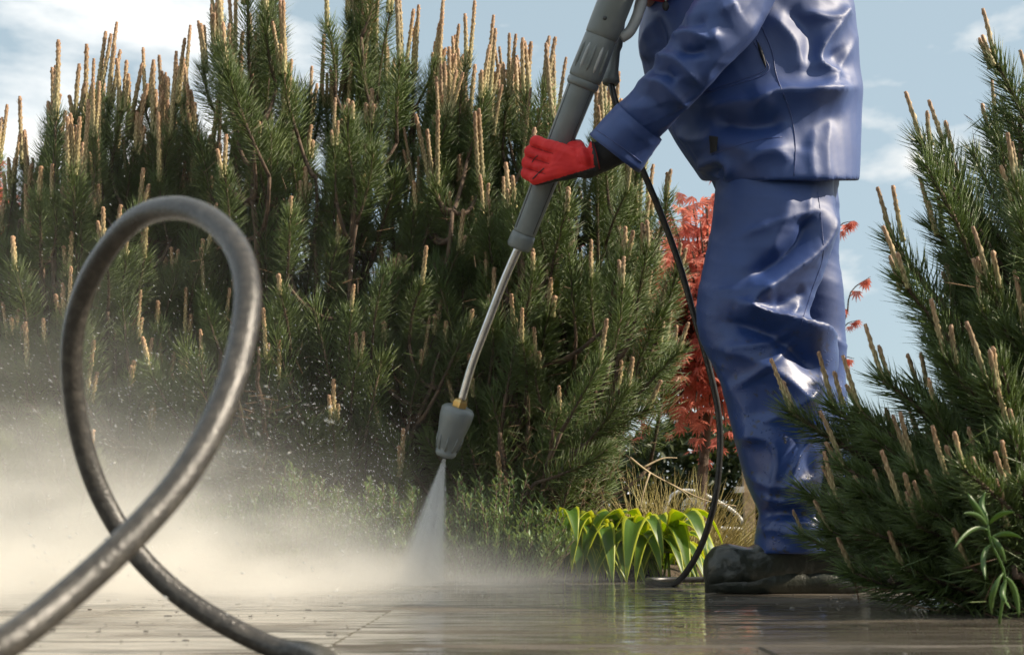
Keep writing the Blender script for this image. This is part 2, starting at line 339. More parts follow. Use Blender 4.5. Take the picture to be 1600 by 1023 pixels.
def candle_mesh(seed, Ln, r):
    rng = random.Random(seed); mb = MB(); seg = 16; nr = max(10, int(Ln / .0036)); vals = []
    bx, by = rng.uniform(-.05, .05) * Ln, rng.uniform(-.05, .05) * Ln; rings = []
    for i in range(nr + 1):
        t = i / nr; rr = r * (1.0 - .22 * t) * min(1, (1.04 - t) * Ln / r * .9) ** .5 if t > .5 else r * (1.0 - .22 * t); ring = []
        for j in range(seg):
            a = 2 * math.pi * j / seg; z = t * Ln
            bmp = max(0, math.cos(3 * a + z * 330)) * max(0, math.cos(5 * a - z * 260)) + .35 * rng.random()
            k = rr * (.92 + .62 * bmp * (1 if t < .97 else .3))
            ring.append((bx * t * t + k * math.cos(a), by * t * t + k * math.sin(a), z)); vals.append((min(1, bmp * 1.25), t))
        rings.append(ring)
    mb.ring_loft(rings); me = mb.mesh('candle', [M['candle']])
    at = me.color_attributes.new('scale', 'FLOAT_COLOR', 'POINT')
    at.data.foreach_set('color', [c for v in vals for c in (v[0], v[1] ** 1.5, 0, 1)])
    return me
TUFT = [tuft_mesh(i, 0.19, 270, .066, 1.2, .0017) for i in range(6)]
TUFT_LONG = [tuft_mesh(20 + i, 0.30, 300, .068, 1.2, .0017) for i in range(4)]
TUFT_DENSE = [tuft_mesh(40 + i, 0.22, 330, .054, 1.0, .0016) for i in range(5)]
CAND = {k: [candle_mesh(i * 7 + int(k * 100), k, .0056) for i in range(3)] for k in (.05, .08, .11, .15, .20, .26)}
CK = sorted(CAND)
THIN = {k: [candle_mesh(i * 5 + int(k * 100), k, .0030) for i in range(3)] for k in CK[:4]}
def pick_candle(Ln, rng, thin=False):
    d = THIN if thin else CAND
    return rng.choice(d[min(d, key=lambda k: abs(k - Ln))])

class Pine:
    def __init__(s, base, label, seed, group='pines with brown spring candles'):
        s.rng = random.Random(seed); s.base = Vector(base); s.root = empty('pine_shrub', base)
        tag(s.root, label, 'pine shrub', group); s.limbs = []; s.mbs = []; s.nc = 0; s.ns = 0; s.thin = False; s.more = []
    def limb(s, end, r0=.016, rise=.35, up=Vector((0, 0, 1))):
        b = Vector((s.rng.uniform(-.06, .06), s.rng.uniform(-.06, .06), 0)); e = Vector(end)
        out = Vector((e.x, e.y, 0)); c1 = b + out * .45 + Vector((0, 0, e.z * .18)); c2 = e - up * (e.z * rise) - out * .08
        pts = []
        for i in range(15):
            t = i / 14; pts.append(b * (1 - t) ** 3 + c1 * 3 * t * (1 - t) ** 2 + c2 * 3 * t * t * (1 - t) + e * t ** 3 + Vector([s.rng.uniform(-.006, .006) for _ in 'xyz']))
        mb = MB(); mb.tube(pts, [r0 * (1 - .72 * i / 14) for i in range(15)], 7)
        s.limbs.append(pts); s.mbs.append(mb)
    def shoot(s, p, d, meshes, scale=1.0, candles=(), twig=True, spread=7):
        "p tail of the shoot, d its direction; both relative to the base"
        rng = s.rng; p = Vector(p); d = Vector(d).normalized(); me = rng.choice(meshes)
        o = link('shoot', me, s.root); s.ns += 1
        q = d.to_track_quat('Z', 'Y') @ Quaternion((0, 0, 1), rng.uniform(0, 6.28))
        o.rotation_mode = 'QUATERNION'; o.rotation_quaternion = q; o.location = p; o.scale = (scale,) * 3
        top = max(v.co.z for v in me.vertices[:36]) if False else me['len']
        for k, cl in enumerate(candles):
            cm = pick_candle(cl / scale, rng, s.thin); s.nc += 1
            a = rng.uniform(0, 6.28); off = 0 if k == 0 else .010
            wup = q.inverted() @ Vector((0, 0, 1))          # candles stand up more than their shoot
            cd = (Vector((rng.gauss(0, .07), rng.gauss(0, .07), 1)) * .5 + wup * .9 + Vector((math.cos(a), math.sin(a), 0)) * (R(spread) if k else .02)).normalized()
            cq = cd.to_track_quat('Z', 'Y') @ Quaternion((0, 0, 1), rng.uniform(0, 6.28))
            cl_ = Vector((off * math.cos(a), off * math.sin(a), 0)) + Vector(me['tip']) - Vector((0, 0, .012 if k else .004))
            if s.nc > 300:                                                       # past the first three hundred: one joined part
                s.more.append((cm, Matrix.LocRotScale(p, q, Vector((scale,) * 3)) @ Matrix.LocRotScale(cl_, cq, Vector((1, 1, 1))))); continue
            c = link('candle', cm, o); c.rotation_mode = 'QUATERNION'; c.rotation_quaternion = cq; c.location = cl_
        if twig and s.limbs:
            best = None
            for li, pts in enumerate(s.limbs):
                for i in range(4, 15):
                    dd = (pts[i] - p).length + max(0, pts[i].z - p.z + .06) * 8
                    if best is None or dd < best[0]: best = (dd, li, i)
            a = s.limbs[best[1]][best[2]]
            if (a - p).length > .26: a = p - d * .16 - Vector((p.x, p.y, 0)) * .12 - Vector((0, 0, .05))
            m = (a + p) * .5 - Vector((0, 0, .10 * (a - p).length)) - d * .05
            pts = [a * (1 - t) ** 2 + m * 2 * t * (1 - t) + p * t * t for t in (0, .17, .34, .5, .67, .84, 1)]
            s.mbs[best[1]].tube(pts, [.0075, .007, .0065, .006, .0055, .005, .0048], 5)
        return o
    def finish(s):
        for mb in s.mbs: mb.build('branch', M['bark'], s.root)
        if s.more:
            mb = MB(); cols = []
            for me, mt in s.more:
                b = len(mb.v); mb.v.extend([tuple(mt @ v.co) for v in me.vertices]); mb.f.extend([tuple(b + i for i in f.vertices) for f in me.polygons])
                a = np.empty(len(me.vertices) * 4); me.color_attributes['scale'].data.foreach_get('color', a); cols.append(a)
            o = mb.build('more_candles', M['candle'], s.root); o['kind'] = 'stuff'
            at = o.data.color_attributes.new('scale', 'FLOAT_COLOR', 'POINT'); at.data.foreach_set('color', np.concatenate(cols))
for grp, ln in ((TUFT, .19), (TUFT_LONG, .30), (TUFT_DENSE, .22)):
    for me in grp:
        me['len'] = ln; v = me.vertices[30:36]; tp = sum((x.co for x in v), Vector()) / 6; me['tip'] = (tp.x, tp.y, tp.z)

def dome_pine(base, label, seed, rx, ry, H, nshoot, nlimb=24, front=.72, top_c=(.10, .26), low_c=(.05, .12), inner=4200, extra=(), inner_shoots=170, keep=None):
    def ok(tip):
        if keep is None: return True
        x, y = topx(np.array([base]) + np.array([tip])); return keep(x[0], y[0])
    s = Pine(base, label, seed); rng = s.rng
    def dirn(front_p):
        while True:
            v = Vector((rng.gauss(0, 1), rng.gauss(0, 1), abs(rng.gauss(0, 1)))).normalized()
            if v.z < .02: continue
            if v.y > .15 and rng.random() < front_p: continue
            return v
    def env(v, f): 
        k = 1 + .10 * math.sin(5 * math.atan2(v.y, v.x) + seed) + .06 * math.sin(9 * v.x + seed * 2)
        return Vector((v.x * rx * k * f, v.y * ry * k * f, (.10 + v.z ** .62 * .90) * H * f * (1 + .05 * math.sin(11 * v.x + seed))))
    for i in range(nlimb):
        v = dirn(.5); e = env(v, rng.uniform(.70, .86))
        if not ok(e + Vector((.05, 0, 0))): continue
        s.limb(e, rng.uniform(.012, .021))
    todo = []
    for i in range(nshoot):
        v = dirn(front)
        if rng.random() < .30:
            a_ = rng.uniform(.12, .88) * math.pi; v = Vector((math.cos(a_), rng.uniform(-.35, .2), math.sin(a_))).normalized()
        deep = rng.random() < .22
        f = rng.uniform(.42, .74) if deep else rng.uniform(.74, 1.0)
        tip = env(v, f)
        if not ok(tip): continue
        d = Vector((0, 0, 1)) + Vector((v.x, v.y, 0)) * rng.uniform(.25, 1.0) * (1.2 - v.z) + Vector((rng.uniform(-.2, .2), rng.uniform(-.2, .2), 0))
        d.normalize(); hi = tip.z / H
        sc = rng.uniform(.8, 1.15); ms = TUFT_LONG if (rng.random() < (.15 if hi < .8 else .5)) else TUFT
        ln = (.30 if ms is TUFT_LONG else .20) * sc
        tail = tip - d * ln; tail.z = max(tail.z, .06)
        cs = ()
        if not deep:
            if hi > .72: cs = [rng.uniform(*top_c)] + [rng.uniform(top_c[0] * .6, top_c[1] * .75) for _ in range(rng.choice((0, 1, 2, 2, 3)))]
            elif rng.random() < .8: cs = [rng.uniform(*low_c)] + [rng.uniform(.04, low_c[1] * .6) for _ in range(rng.choice((0, 0, 1, 1, 2)))]
        todo.append((hi > .72, tail, d, ms, sc, cs))
    for t_ in sorted(todo, key=lambda q: q[0]): s.shoot(*t_[1:])
    for (px, py, Y, dx, dz, c) in extra:
        tip = P(px, py, Y) - s.base; d = Vector((dx, -.15, dz)).normalized(); tail = tip - d * .2
        s.limb(tail + Vector((-.02, 0, 0)), .011, .08); s.shoot(tail, d, TUFT, 1.0, [rng.uniform(.06, .1)] * c)
    # shoots deep inside that nobody could pick apart
    mb = MB()
    for i in range(inner_shoots):
        v = dirn(.35); f = rng.uniform(.30, .86); tip = env(v, f); d = (Vector((v.x * .5, v.y * .5, 1)) + Vector([rng.uniform(-.3, .3) for _ in 'xyz'])).normalized()
        ln = rng.uniform(.18, .28); u = d.orthogonal().normalized(); w = d.cross(u); tail = tip - d * ln
        if tail.z < .08 or not ok(tip): continue
        mb.tube([tail - d * .1 - Vector((v.x, v.y, 0)) * .06, tail, tip], [.005, .0045, .003], 5, 2)
        for k in range(150):
            t = .1 + .9 * k / 150; a = k * 2.4; g_ = R(66 - 36 * t + rng.uniform(-12, 12)); e = (u * math.cos(a) + w * math.sin(a)) * math.sin(g_) + d * math.cos(g_)
            needle(mb, tail + d * ln * t, e, rng.uniform(.05, .075), .0024, Vector((0, 0, .1)), 0, rng)
    o = mb.build('inner_shoots', [M['needle'], M['needle_dead'], M['bark']], s.root); o['kind'] = 'stuff'
    # inner growth: old needles, many of them dead, on the lower and inner wood
    mb = MB()
    for i in range(inner):
        pts = rng.choice(s.limbs); k = rng.randrange(3, 14); p = pts[k] + Vector([rng.gauss(0, .055) for _ in 'xyz'])
        d = Vector((rng.gauss(0, 1), rng.gauss(0, 1), rng.gauss(.2, .8)))
        needle(mb, p, d, rng.uniform(.04, .065), .0017, Vector((0, 0, 0)), 0 if rng.random() < .50 else 1, rng)
    o = mb.build('inner_needles', [M['needle'], M['needle_dead']], s.root); o['kind'] = 'stuff'
    s.finish(); return s

A = dome_pine((P(150, 900, 3.55).x, 3.55, .0), 'pine shrub at the left edge of the row, behind the hose loop', 3, .54, .50, 1.36, 300, low_c=(.05, .15))
B = dome_pine((P(500, 900, 3.62).x, 3.62, .0), 'tallest pine shrub, in the middle of the row behind the nozzle', 5, .68, .58, 1.72, 300, 30, inner=6500, inner_shoots=270)
Cc = dome_pine((P(835, 900, 3.55).x, 3.55, .0), 'green pine shrub behind the red glove and the grey lance', 8, .46, .46, 1.38, 290, 26, keep=lambda x, y: not (x > 1068 or (y < 320 and x > 1040) or (y > 540 and x > 1062 - (y - 540) * .72)), extra=[(1058, 420, 3.2, .3, 1, 2), (1068, 545, 3.15, .7, .7, 1), (1022, 640, 3.1, 1, .5, 1), (985, 600, 3.1, .6, .8, 1), (1036, 300, 3.3, .2, 1, 2), (1038, 480, 3.2, .4, .9, 1), (950, 690, 3.05, .9, .5, 0), (940, 560, 3.02, .5, .9, 1), (1015, 385, 3.15, .2, 1, 2), (965, 440, 3.05, .1, 1, 2)])

mb = MB()
for pts in ([(985, 715, 3.2), (1015, 738, 3.3), (1060, 762, 3.35), (1105, 782, 3.4), (1150, 790, 3.45)], [(1005, 730, 3.28), (1035, 716, 3.3), (1058, 715, 3.32)], [(1015, 738, 3.3), (1005, 770, 3.28), (1000, 800, 3.28)], [(1040, 752, 3.32), (1070, 770, 3.3), (1085, 790, 3.3)]):
    q = smooth_pts([P(*p) - Cc.root.location for p in pts], 5); mb.tube(q, [.0032 - .0022 * i / (len(q) - 1) for i in range(len(q))], 5)
mb.build('bare_twig', M['wood'], Cc.root)
# right-hand pine, close to the camera: its shoots fan out up and to the left
RB = Vector((P(1660, 985, 1.95).x, 1.95, 0))
D = Pine(RB, 'nearest pine shrub, at the right edge in front of the boot', 12); rng = D.rng; D.thin = True
tips = [(1553, 95, 1.95, .085, 3), (1490, 225, 1.95, .075, 2), (1437, 225, 1.92, .08, 2), (1533, 215, 2.1, .06, 1), (1403, 370, 1.9, .10, 3), (1447, 365, 1.95, .085, 3), (1585, 300, 1.8, .09, 2), (1561, 440, 1.78, .09, 4),
        (1415, 440, 1.82, .09, 3), (1545, 590, 1.7, .08, 3), (1480, 550, 1.75, .08, 2), (1372, 605, 1.85, .08, 2), (1345, 640, 1.88, .08, 2), (1308, 625, 1.92, .09, 3), (1236, 640, 1.95, .085, 3), (1322, 730, 1.85, .10, 2),
        (1443, 730, 1.75, .10, 1), (1495, 770, 1.7, .09, 2), (1545, 800, 1.65, .08, 2), (1590, 790, 1.66, .08, 3), (1402, 800, 1.75, .08, 2), (1348, 815, 1.82, .07, 2), (1260, 760, 2.0, .0, 0), (1290, 840, 1.95, .06, 1),
        (1480, 470, 1.95, .07, 2), (1520, 330, 2.0, .08, 2), (1600, 160, 2.0, .09, 2), (1595, 540, 1.75, .09, 3), (1440, 600, 1.95, .06, 2), (1400, 690, 1.9, .06, 1), (1590, 680, 1.7, .08, 2), (1335, 880, 1.85, .05, 1), (1420, 880, 1.75, .05, 1), (1510, 880, 1.68, .05, 1)]
for (px, py, Y, cl, nc) in tips[::3]:
    D.limb(P(px + 40, py + 90, Y) - RB, .012, .25)
for (px, py, Y, cl, nc) in tips:
    tip = P(px, py, Y) - RB; d = tip.normalized() * .8 + Vector((-.38, -.05, .15)); d.normalize()
    D.shoot(tip - d * .24, d, TUFT_DENSE, 1.1, [cl] + [cl * rng.uniform(.5, .85) for _ in range(nc - 1)] if nc else ())
for i in range(255):
    t = rng.choice(tips); tip = P(t[0] + rng.uniform(-10, 190), t[1] + rng.uniform(20, 260), t[2] + rng.uniform(-.1, .3)) - RB
    if tip.z < .10: tip.z = rng.uniform(.10, .2)
    d = tip.normalized() * .8 + Vector((-.3, 0, .25)) + Vector([rng.uniform(-.2, .2) for _ in 'xyz']); d.normalize()
    tail = tip - d * .22
    if tail.z < .02: tail.z = .02
    D.shoot(tail, d, TUFT_DENSE, rng.uniform(.85, 1.1), [rng.uniform(.04, .08)] if rng.random() < .3 else ())
mb = MB()
for i in range(2500):
    pts = rng.choice(D.limbs); k = rng.randrange(2, 14); p = pts[k] + Vector([rng.gauss(0, .04) for _ in 'xyz'])
    needle(mb, p, Vector((rng.gauss(-.3, 1), rng.gauss(0, 1), rng.gauss(.4, .8))), rng.uniform(.04, .06), .0017, Vector((0, 0, 0)), 0 if rng.random() < .75 else 1, rng)
o = mb.build('inner_needles', [M['needle'], M['needle_dead']], D.root); o['kind'] = 'stuff'
D.finish()

# ------------------------------------------------------------------ low cover shrubs under the pines
def leaf_blade(mb, p, d, up, ln, w, mi=0):
    d = d.normalized(); s = d.cross(up)
    if s.length < 1e-4: s = Vector((1, 0, 0))
    s.normalize(); nrm = s.cross(d); m = p + d * ln * .5
    b = len(mb.v); mb.v.extend([tuple(p), tuple(m + s * w / 2 + nrm * w * .2), tuple(p + d * ln), tuple(m - s * w / 2 + nrm * w * .2), tuple(m)])
    mb.f += [(b, b + 1, b + 4), (b + 1, b + 2, b + 4), (b + 2, b + 3, b + 4), (b + 3, b, b + 4)]; mb.m += [mi] * 4
def cover(px, Y, rx, ry, h, n, label, seed):
    rng = random.Random(seed); x = P(px, 900, Y).x; root = tag(empty('low_shrub', (x, Y, 0)), label, 'low shrub', 'low shrubs at the foot of the pines')
    fo, st = MB(), MB()
    for i in range(n):
        a = rng.uniform(0, 6.28); rr = rng.random() ** .5; b = Vector((rx * rr * .7 * math.cos(a), ry * rr * .7 * math.sin(a), 0))
        tip = Vector((rx * rr * math.cos(a), ry * rr * math.sin(a), h * (1 - .6 * rr * rr) * rng.uniform(.45, 1.05)))
        mid = (b + tip) / 2 + Vector((rng.uniform(-.02, .02), rng.uniform(-.02, .02), .02))
        pts = [b * (1 - t) ** 2 + mid * 2 * t * (1 - t) + tip * t * t for t in (0, .25, .5, .75, 1)]
        st.tube(pts, [.0022, .002, .0017, .0014, .001], 4)
        for k in range(34):
            t = .04 + .96 * k / 34; p = b * (1 - t) ** 2 + mid * 2 * t * (1 - t) + tip * t * t
            az = k * 2.4 + rng.uniform(-.4, .4); d = Vector((math.cos(az), math.sin(az), rng.uniform(.5, 1.5)))
            leaf_blade(fo, p, d, Vector((0, 0, 1)), rng.uniform(.015, .027), rng.uniform(.0045, .0075))
    st.build('stems', M['bark'], root)['kind'] = 'stuff'; fo.build('foliage', M['cover'], root, False)['kind'] = 'stuff'
cover(455, 3.06, .21, .13, .27, 260, 'pale green low shrub in the spray left of the water jet', 31)
cover(600, 3.08, .16, .12, .25, 210, 'low shrub right behind the jet of water', 32)
cover(770, 3.08, .20, .13, .28, 290, 'green low shrub right of the nozzle at the foot of the pine', 33)
cover(300, 3.10, .18, .12, .21, 190, 'sparse low shrub half lost in mist behind the hose loop', 34)

# ------------------------------------------------------------------ hosta, sedge, weed
rng = random.Random(77)
hx = P(952, 905, 3.28); hosta = tag(empty('hosta', (hx.x, 3.28, -.02)), 'hosta with broad yellow-edged leaves in front of the dry grass', 'hosta')
for i in range(135):
    a = rng.uniform(0, 6.28); front = rng.random() < .6
    if front: a = -math.pi / 2 + rng.uniform(-1.4, 1.4)
    bx = Vector((rng.uniform(-.16, .15), rng.uniform(-.06, .06), 0)); ln = rng.uniform(.12, .20); hh = rng.uniform(.11, .225); out = rng.uniform(.01, .07)
    dv = Vector((math.cos(a), math.sin(a), 0)); sd = Vector((-math.sin(a), math.cos(a), 0)); w = rng.uniform(.034, .064)
    p0 = bx; p1 = bx + dv * out * .6 + Vector((0, 0, hh)); p2 = bx + dv * (out + ln * .55) + Vector((0, 0, hh * 1.02)); p3 = bx + dv * (out + ln * .8) + Vector((0, 0, max(.01, hh - ln * .95)))
    mb = MB(); nn = 12; prof = [.10, .09, .10, .35, .72, .93, 1.0, .97, .88, .73, .53, .28, .02]
    for k in range(nn + 1):
        t = k / nn; c = p0 * (1 - t) ** 3 + p1 * 3 * t * (1 - t) ** 2 + p2 * 3 * t * t * (1 - t) + p3 * t ** 3
        for q in (-1, -.72, -.36, 0, .36, .72, 1):
            hw = prof[k] * w / 2
            mb.v.append(tuple(c + sd * q * hw + (dv * -.25 + Vector((0, 0, 1))) * (abs(q) * hw * .5 + .003 * math.sin(k * 1.9 + q * 3) * abs(q))))
    for k in range(nn):
        for j in range(6):
            b = k * 7 + j; mb.f.append((b, b + 1, b + 8, b + 7)); mb.m.append(1 if j in (0, 5) and k > 2 else 0)
    o = mb.build('leaf', [M['hosta'], M['hosta_edge']], hosta)
    sdm = o.modifiers.new('thick', 'SOLIDIFY'); sdm.thickness = .0007
def clump(px, Y, n, h, spreadx, label, seed, lean=.35):
    rng = random.Random(seed); x = P(px, 900, Y).x; root = tag(empty('sedge_clump', (x, Y, -.03)), label, 'grass clump', 'dry grass clumps'); mb = MB()
    for i in range(n):
        b = Vector((rng.gauss(0, spreadx * .4), rng.gauss(0, .05), 0)); d = Vector((rng.gauss(.12, lean) + b.x * 2, rng.gauss(0, lean), 1)).normalized(); ln = h * rng.uniform(.55, 1.1); w = rng.uniform(.0022, .004)
        dr = Vector((d.x, d.y, -.25)) * .35; pr = None
        for k in range(6):
            t = k / 5; c = b + d * ln * t + dr * ln * t * t; ww = w * (1 - t * .9); b0 = len(mb.v)
            mb.v += [tuple(c + Vector((ww, 0, 0))), tuple(c + Vector((-ww * .5, ww * .6, 0))), tuple(c + Vector((-ww * .5, -ww * .6, 0)))]
            if pr is not None:
                for j in range(3): mb.f.append((pr + j, pr + (j + 1) % 3, b0 + (j + 1) % 3, b0 + j)); mb.m.append(0)
            pr = b0
    mb.build('blades', M['drygrass'], root)['kind'] = 'stuff'
clump(1050, 3.6, 560, .34, .22, 'straw coloured grass clump rising behind the hosta', 5)
clump(1140, 4.0, 460, .22, .26, 'short straw coloured grass clump beside the boot', 6)
clump(960, 3.85, 260, .25, .16, 'thin dry grass under the drooping pine branch', 7)

wp = P(1560, 960, 1.55); weed = tag(empty('weed', (wp.x, 1.55, 0)), 'leafy weed with long narrow leaves at lower right under the pine', 'weed'); rng = random.Random(4)
sp = [Vector((0, 0, 0)), P(1570, 900, 1.53) - weed.location, P(1548, 845, 1.52) - weed.location, P(1540, 800, 1.52) - weed.location]
mb = MB(); mb.tube(smooth_pts(sp, 5), .0016, 6); mb.build('stem', M['weed'], weed)
for (ax, ay, bx, by, tx, ty) in [(1546, 830, 1520, 815, 1490, 858), (1545, 826, 1530, 800, 1505, 802), (1542, 815, 1525, 795, 1512, 770), (1541, 805, 1528, 790, 1540, 768), (1548, 840, 1575, 828, 1598, 842), (1552, 850, 1530, 860, 1540, 905), (1545, 820, 1560, 800, 1585, 800), (1568, 895, 1545, 925, 1550, 960), (1570, 900, 1590, 915, 1592, 965), (1572, 905, 1560, 930, 1578, 950), (1548, 838, 1562, 850, 1572, 880)]:
    pa, pb, pc = [P(x, y, 1.52 + dy) - weed.location for x, y, dy in ((ax, ay, 0), (bx, by, rng.uniform(-.03, .02)), (tx, ty, rng.uniform(-.05, .03)))]
    mb = MB(); pv = None
    for k in range(11):
        t = k / 10; c = pa * (1 - t) ** 2 + pb * 2 * t * (1 - t) + pc * t * t; tg = ((pb - pa) * (1 - t) + (pc - pb) * t).normalized(); sd = tg.cross(Vector((.2, 1, .5))).normalized(); nn = sd.cross(tg); w = .0036 * math.sin(math.pi * (t * .93 + .05)) ** .8
        b0 = len(mb.v); mb.v += [tuple(c + sd * w + nn * w * .4), tuple(c), tuple(c - sd * w + nn * w * .4)]
        if pv is not None: mb.f += [(pv, pv + 1, b0 + 1, b0), (pv + 1, pv + 2, b0 + 2, b0 + 1)]; mb.m += [0, 0]
        pv = b0
    o = mb.build('leaf', M['weed'], weed); sdm = o.modifiers.new('thick', 'SOLIDIFY'); sdm.thickness = .0005

# ------------------------------------------------------------------ red maples
def maple_leaf(mb, p, d, up, s, rng):
    d = d.normalized(); sd = d.cross(up); sd = sd.normalized() if sd.length > 1e-3 else Vector((1, 0, 0)); nn = sd.cross(d)
    for a, l in ((-75, .6), (-48, .85), (-23, .97), (0, 1.05), (23, .97), (48, .85), (75, .6)):
        e = (d * math.cos(R(a)) + sd * math.sin(R(a)) - nn * .12 * abs(a) / 75) ; t = e.cross(nn).normalized()
        L_ = s * l; w = s * .085; b = len(mb.v)
        mb.v += [tuple(p), tuple(p + e * L_ * .45 + t * w), tuple(p + e * L_ - nn * L_ * .15), tuple(p + e * L_ * .45 - t * w)]
        mb.f += [(b, b + 1, b + 2), (b, b + 2, b + 3)]; mb.m += [0, 0]
def maple(px, Y, rx, ry, z0, z1, n, label, seed, extra=()):
    rng = random.Random(seed); x = P(px, 850, Y).x; root = tag(empty('maple_tree', (x, Y, -.03)), label, 'maple tree', 'red maples behind the pines'); br, fo = MB(), MB()
    H = z1 - z0; tr = MB(); fork = Vector((.03, 0, z0 + H * .35)); tr.tube(smooth_pts([(0, 0, 0), (-.03, .01, z0 * .5), fork], 5), [.032 - .0016 * i for i in range(11)], 8); tr.build('trunk', M['bark'], root)
    for i in range(n):
        v = Vector((rng.gauss(0, 1), rng.gauss(0, 1), rng.gauss(.25, .8))).normalized(); f = rng.uniform(.6, 1.0)
        e = Vector((v.x * rx * f, v.y * ry * f, z0 + H * .5 + v.z * H * .5 * f)); m = (fork + e) / 2 + Vector((0, 0, .12 * H))
        pts = [fork * (1 - t) ** 2 + m * 2 * t * (1 - t) + e * t * t for t in [k / 8 for k in range(9)]]
        br.tube(pts, [.009 * (1 - .85 * k / 8) + .001 for k in range(9)], 5)
        for k in range(17):
            t = rng.uniform(.45, 1.0); p = fork * (1 - t) ** 2 + m * 2 * t * (1 - t) + e * t * t + Vector([rng.gauss(0, .035) for _ in 'xyz'])
            d = Vector((v.x + rng.gauss(0, .5), v.y + rng.gauss(0, .5), rng.uniform(-1.4, -.1))); maple_leaf(fo, p, d, Vector((rng.gauss(0, .4), rng.gauss(0, .4), 1)), rng.uniform(.038, .065), rng)
    for (ax, ay, bx, by) in extra:
        a, e = P(ax, ay, Y) - root.location, P(bx, by, Y - .05) - root.location; m = (a + e) / 2 + Vector((0, 0, .05)); a0 = fork
        pts = smooth_pts([fork, a, m, e], 4); br.tube(pts, [.006 - .005 * k / (len(pts) - 1) for k in range(len(pts))], 5)
        for k in range(7):
            t = rng.uniform(.1, 1); p = a * (1 - t) + e * t + Vector((0, 0, .05 * 4 * t * (1 - t) * .5)); maple_leaf(fo, p, Vector((rng.gauss(.2, .4), rng.gauss(0, .4), -1)), Vector((rng.gauss(0, .4), -1, .5)), rng.uniform(.028, .048), rng)
    br.build('branches', M['bark'], root)['kind'] = 'stuff'; fo.build('foliage', M['maple'], root, False)['kind'] = 'stuff'
maple(1105, 5.0, .52, .45, .30, 1.60, 175, 'red-leaved maple glowing between the pines and the blue trousers', 3, [(1290, 400, 1335, 345), (1300, 520, 1360, 432), (1300, 560, 1340, 500), (1300, 600, 1335, 560)])
maple(-60, 5.6, .50, .4, .9, 1.80, 90, 'red-leaved maple just peeping in at the far left', 9)

# ------------------------------------------------------------------ far garden: hedge, globe, post, rail
rng = random.Random(5); hd = tag(empty('hedge', (0.9, 8.2, -.03)), 'dark low hedge far behind the red maple', 'hedge'); mb = MB()
for i in range(34000):
    x = rng.uniform(-3.5, 5); y = rng.uniform(-.45, .45); z = rng.uniform(.0, .82 + .08 * math.sin(x * 2.3) + .06 * math.sin(x * 7.1))
    leaf_blade(mb, Vector((x, y, z)), Vector((rng.gauss(0, 1), rng.gauss(-.3, 1), rng.gauss(.3, .7))), Vector((rng.gauss(0, 1), rng.gauss(0, 1), 1)), rng.uniform(.06, .12), rng.uniform(.03, .06))
mb.build('foliage', M['hedge'], hd, False)['kind'] = 'stuff'
mb = MB()
for i in range(40):
    x = -3.4 + i * .21; mb.tube([(x, 0, 0), (x + .03, .02, .3), (x - .02, 0, .58)], [.015, .012, .006], 5)
mb.build('stems', M['bark'], hd)['kind'] = 'stuff'
glass = bpy.data.materials.new('clear_glass'); glass.use_nodes = True; b = glass.node_tree.nodes['Principled BSDF']; b.inputs['Transmission Weight'].default_value = .9; b.inputs['Roughness'].default_value = .05; b.inputs['IOR'].default_value = 1.12; b.inputs['Base Color'].default_value = (.8, .85, .86, 1)
gp = P(1082, 795, 5.0); gl = tag(empty('garden_globe', (gp.x, 5.0, -.03)), 'clear glass globe among the dry grass blades', 'glass globe')
mb = MB(); mb.ball((0, 0, gp.z + .03), .047, 24); mb.build('globe', glass, gl)
mb = MB(); mb.tube([(0, 0, 0), (0, 0, gp.z - .02)], .006, 8); mb.build('stake', M['bark'], gl)
pp = P(1172, 850, 5.4); po = tag(empty('wooden_post', (pp.x, 5.4, -.03)), 'slim weathered wooden post standing just left of the shin', 'post')
mb = MB(); mb.box((-.022, -.022, 0), (.022, .022, .50)); mb.build('shaft', M['wood'], po, False)
mb = MB(); mb.box((-.055, -.026, .32), (-.0225, .026, .345)); mb.build('bracket', M['metalwhite'], po, False)
ra = P(1110, 820, 6.0); rl = tag(empty('arched_rail', (ra.x, 6.0, -.03)), 'low curved pale rail behind the glass globe', 'rail')
q = [P(1035, 860, 6.0), P(1042, 785, 6.0), P(1075, 766, 6.0), P(1125, 785, 6.0), P(1160, 815, 6.0), P(1163, 860, 6.0)]
mb = MB(); mb.tube([p - rl.location for p in smooth_pts(q, 6)], .009, 8); mb.build('hoop', M['metalwhite'], rl)
mb = MB(); mb.tube([P(1090, 824, 6.0) - rl.location, P(1162, 826, 6.0) - rl.location], .009, 8); mb.build('crossbar', M['metalwhite'], rl)

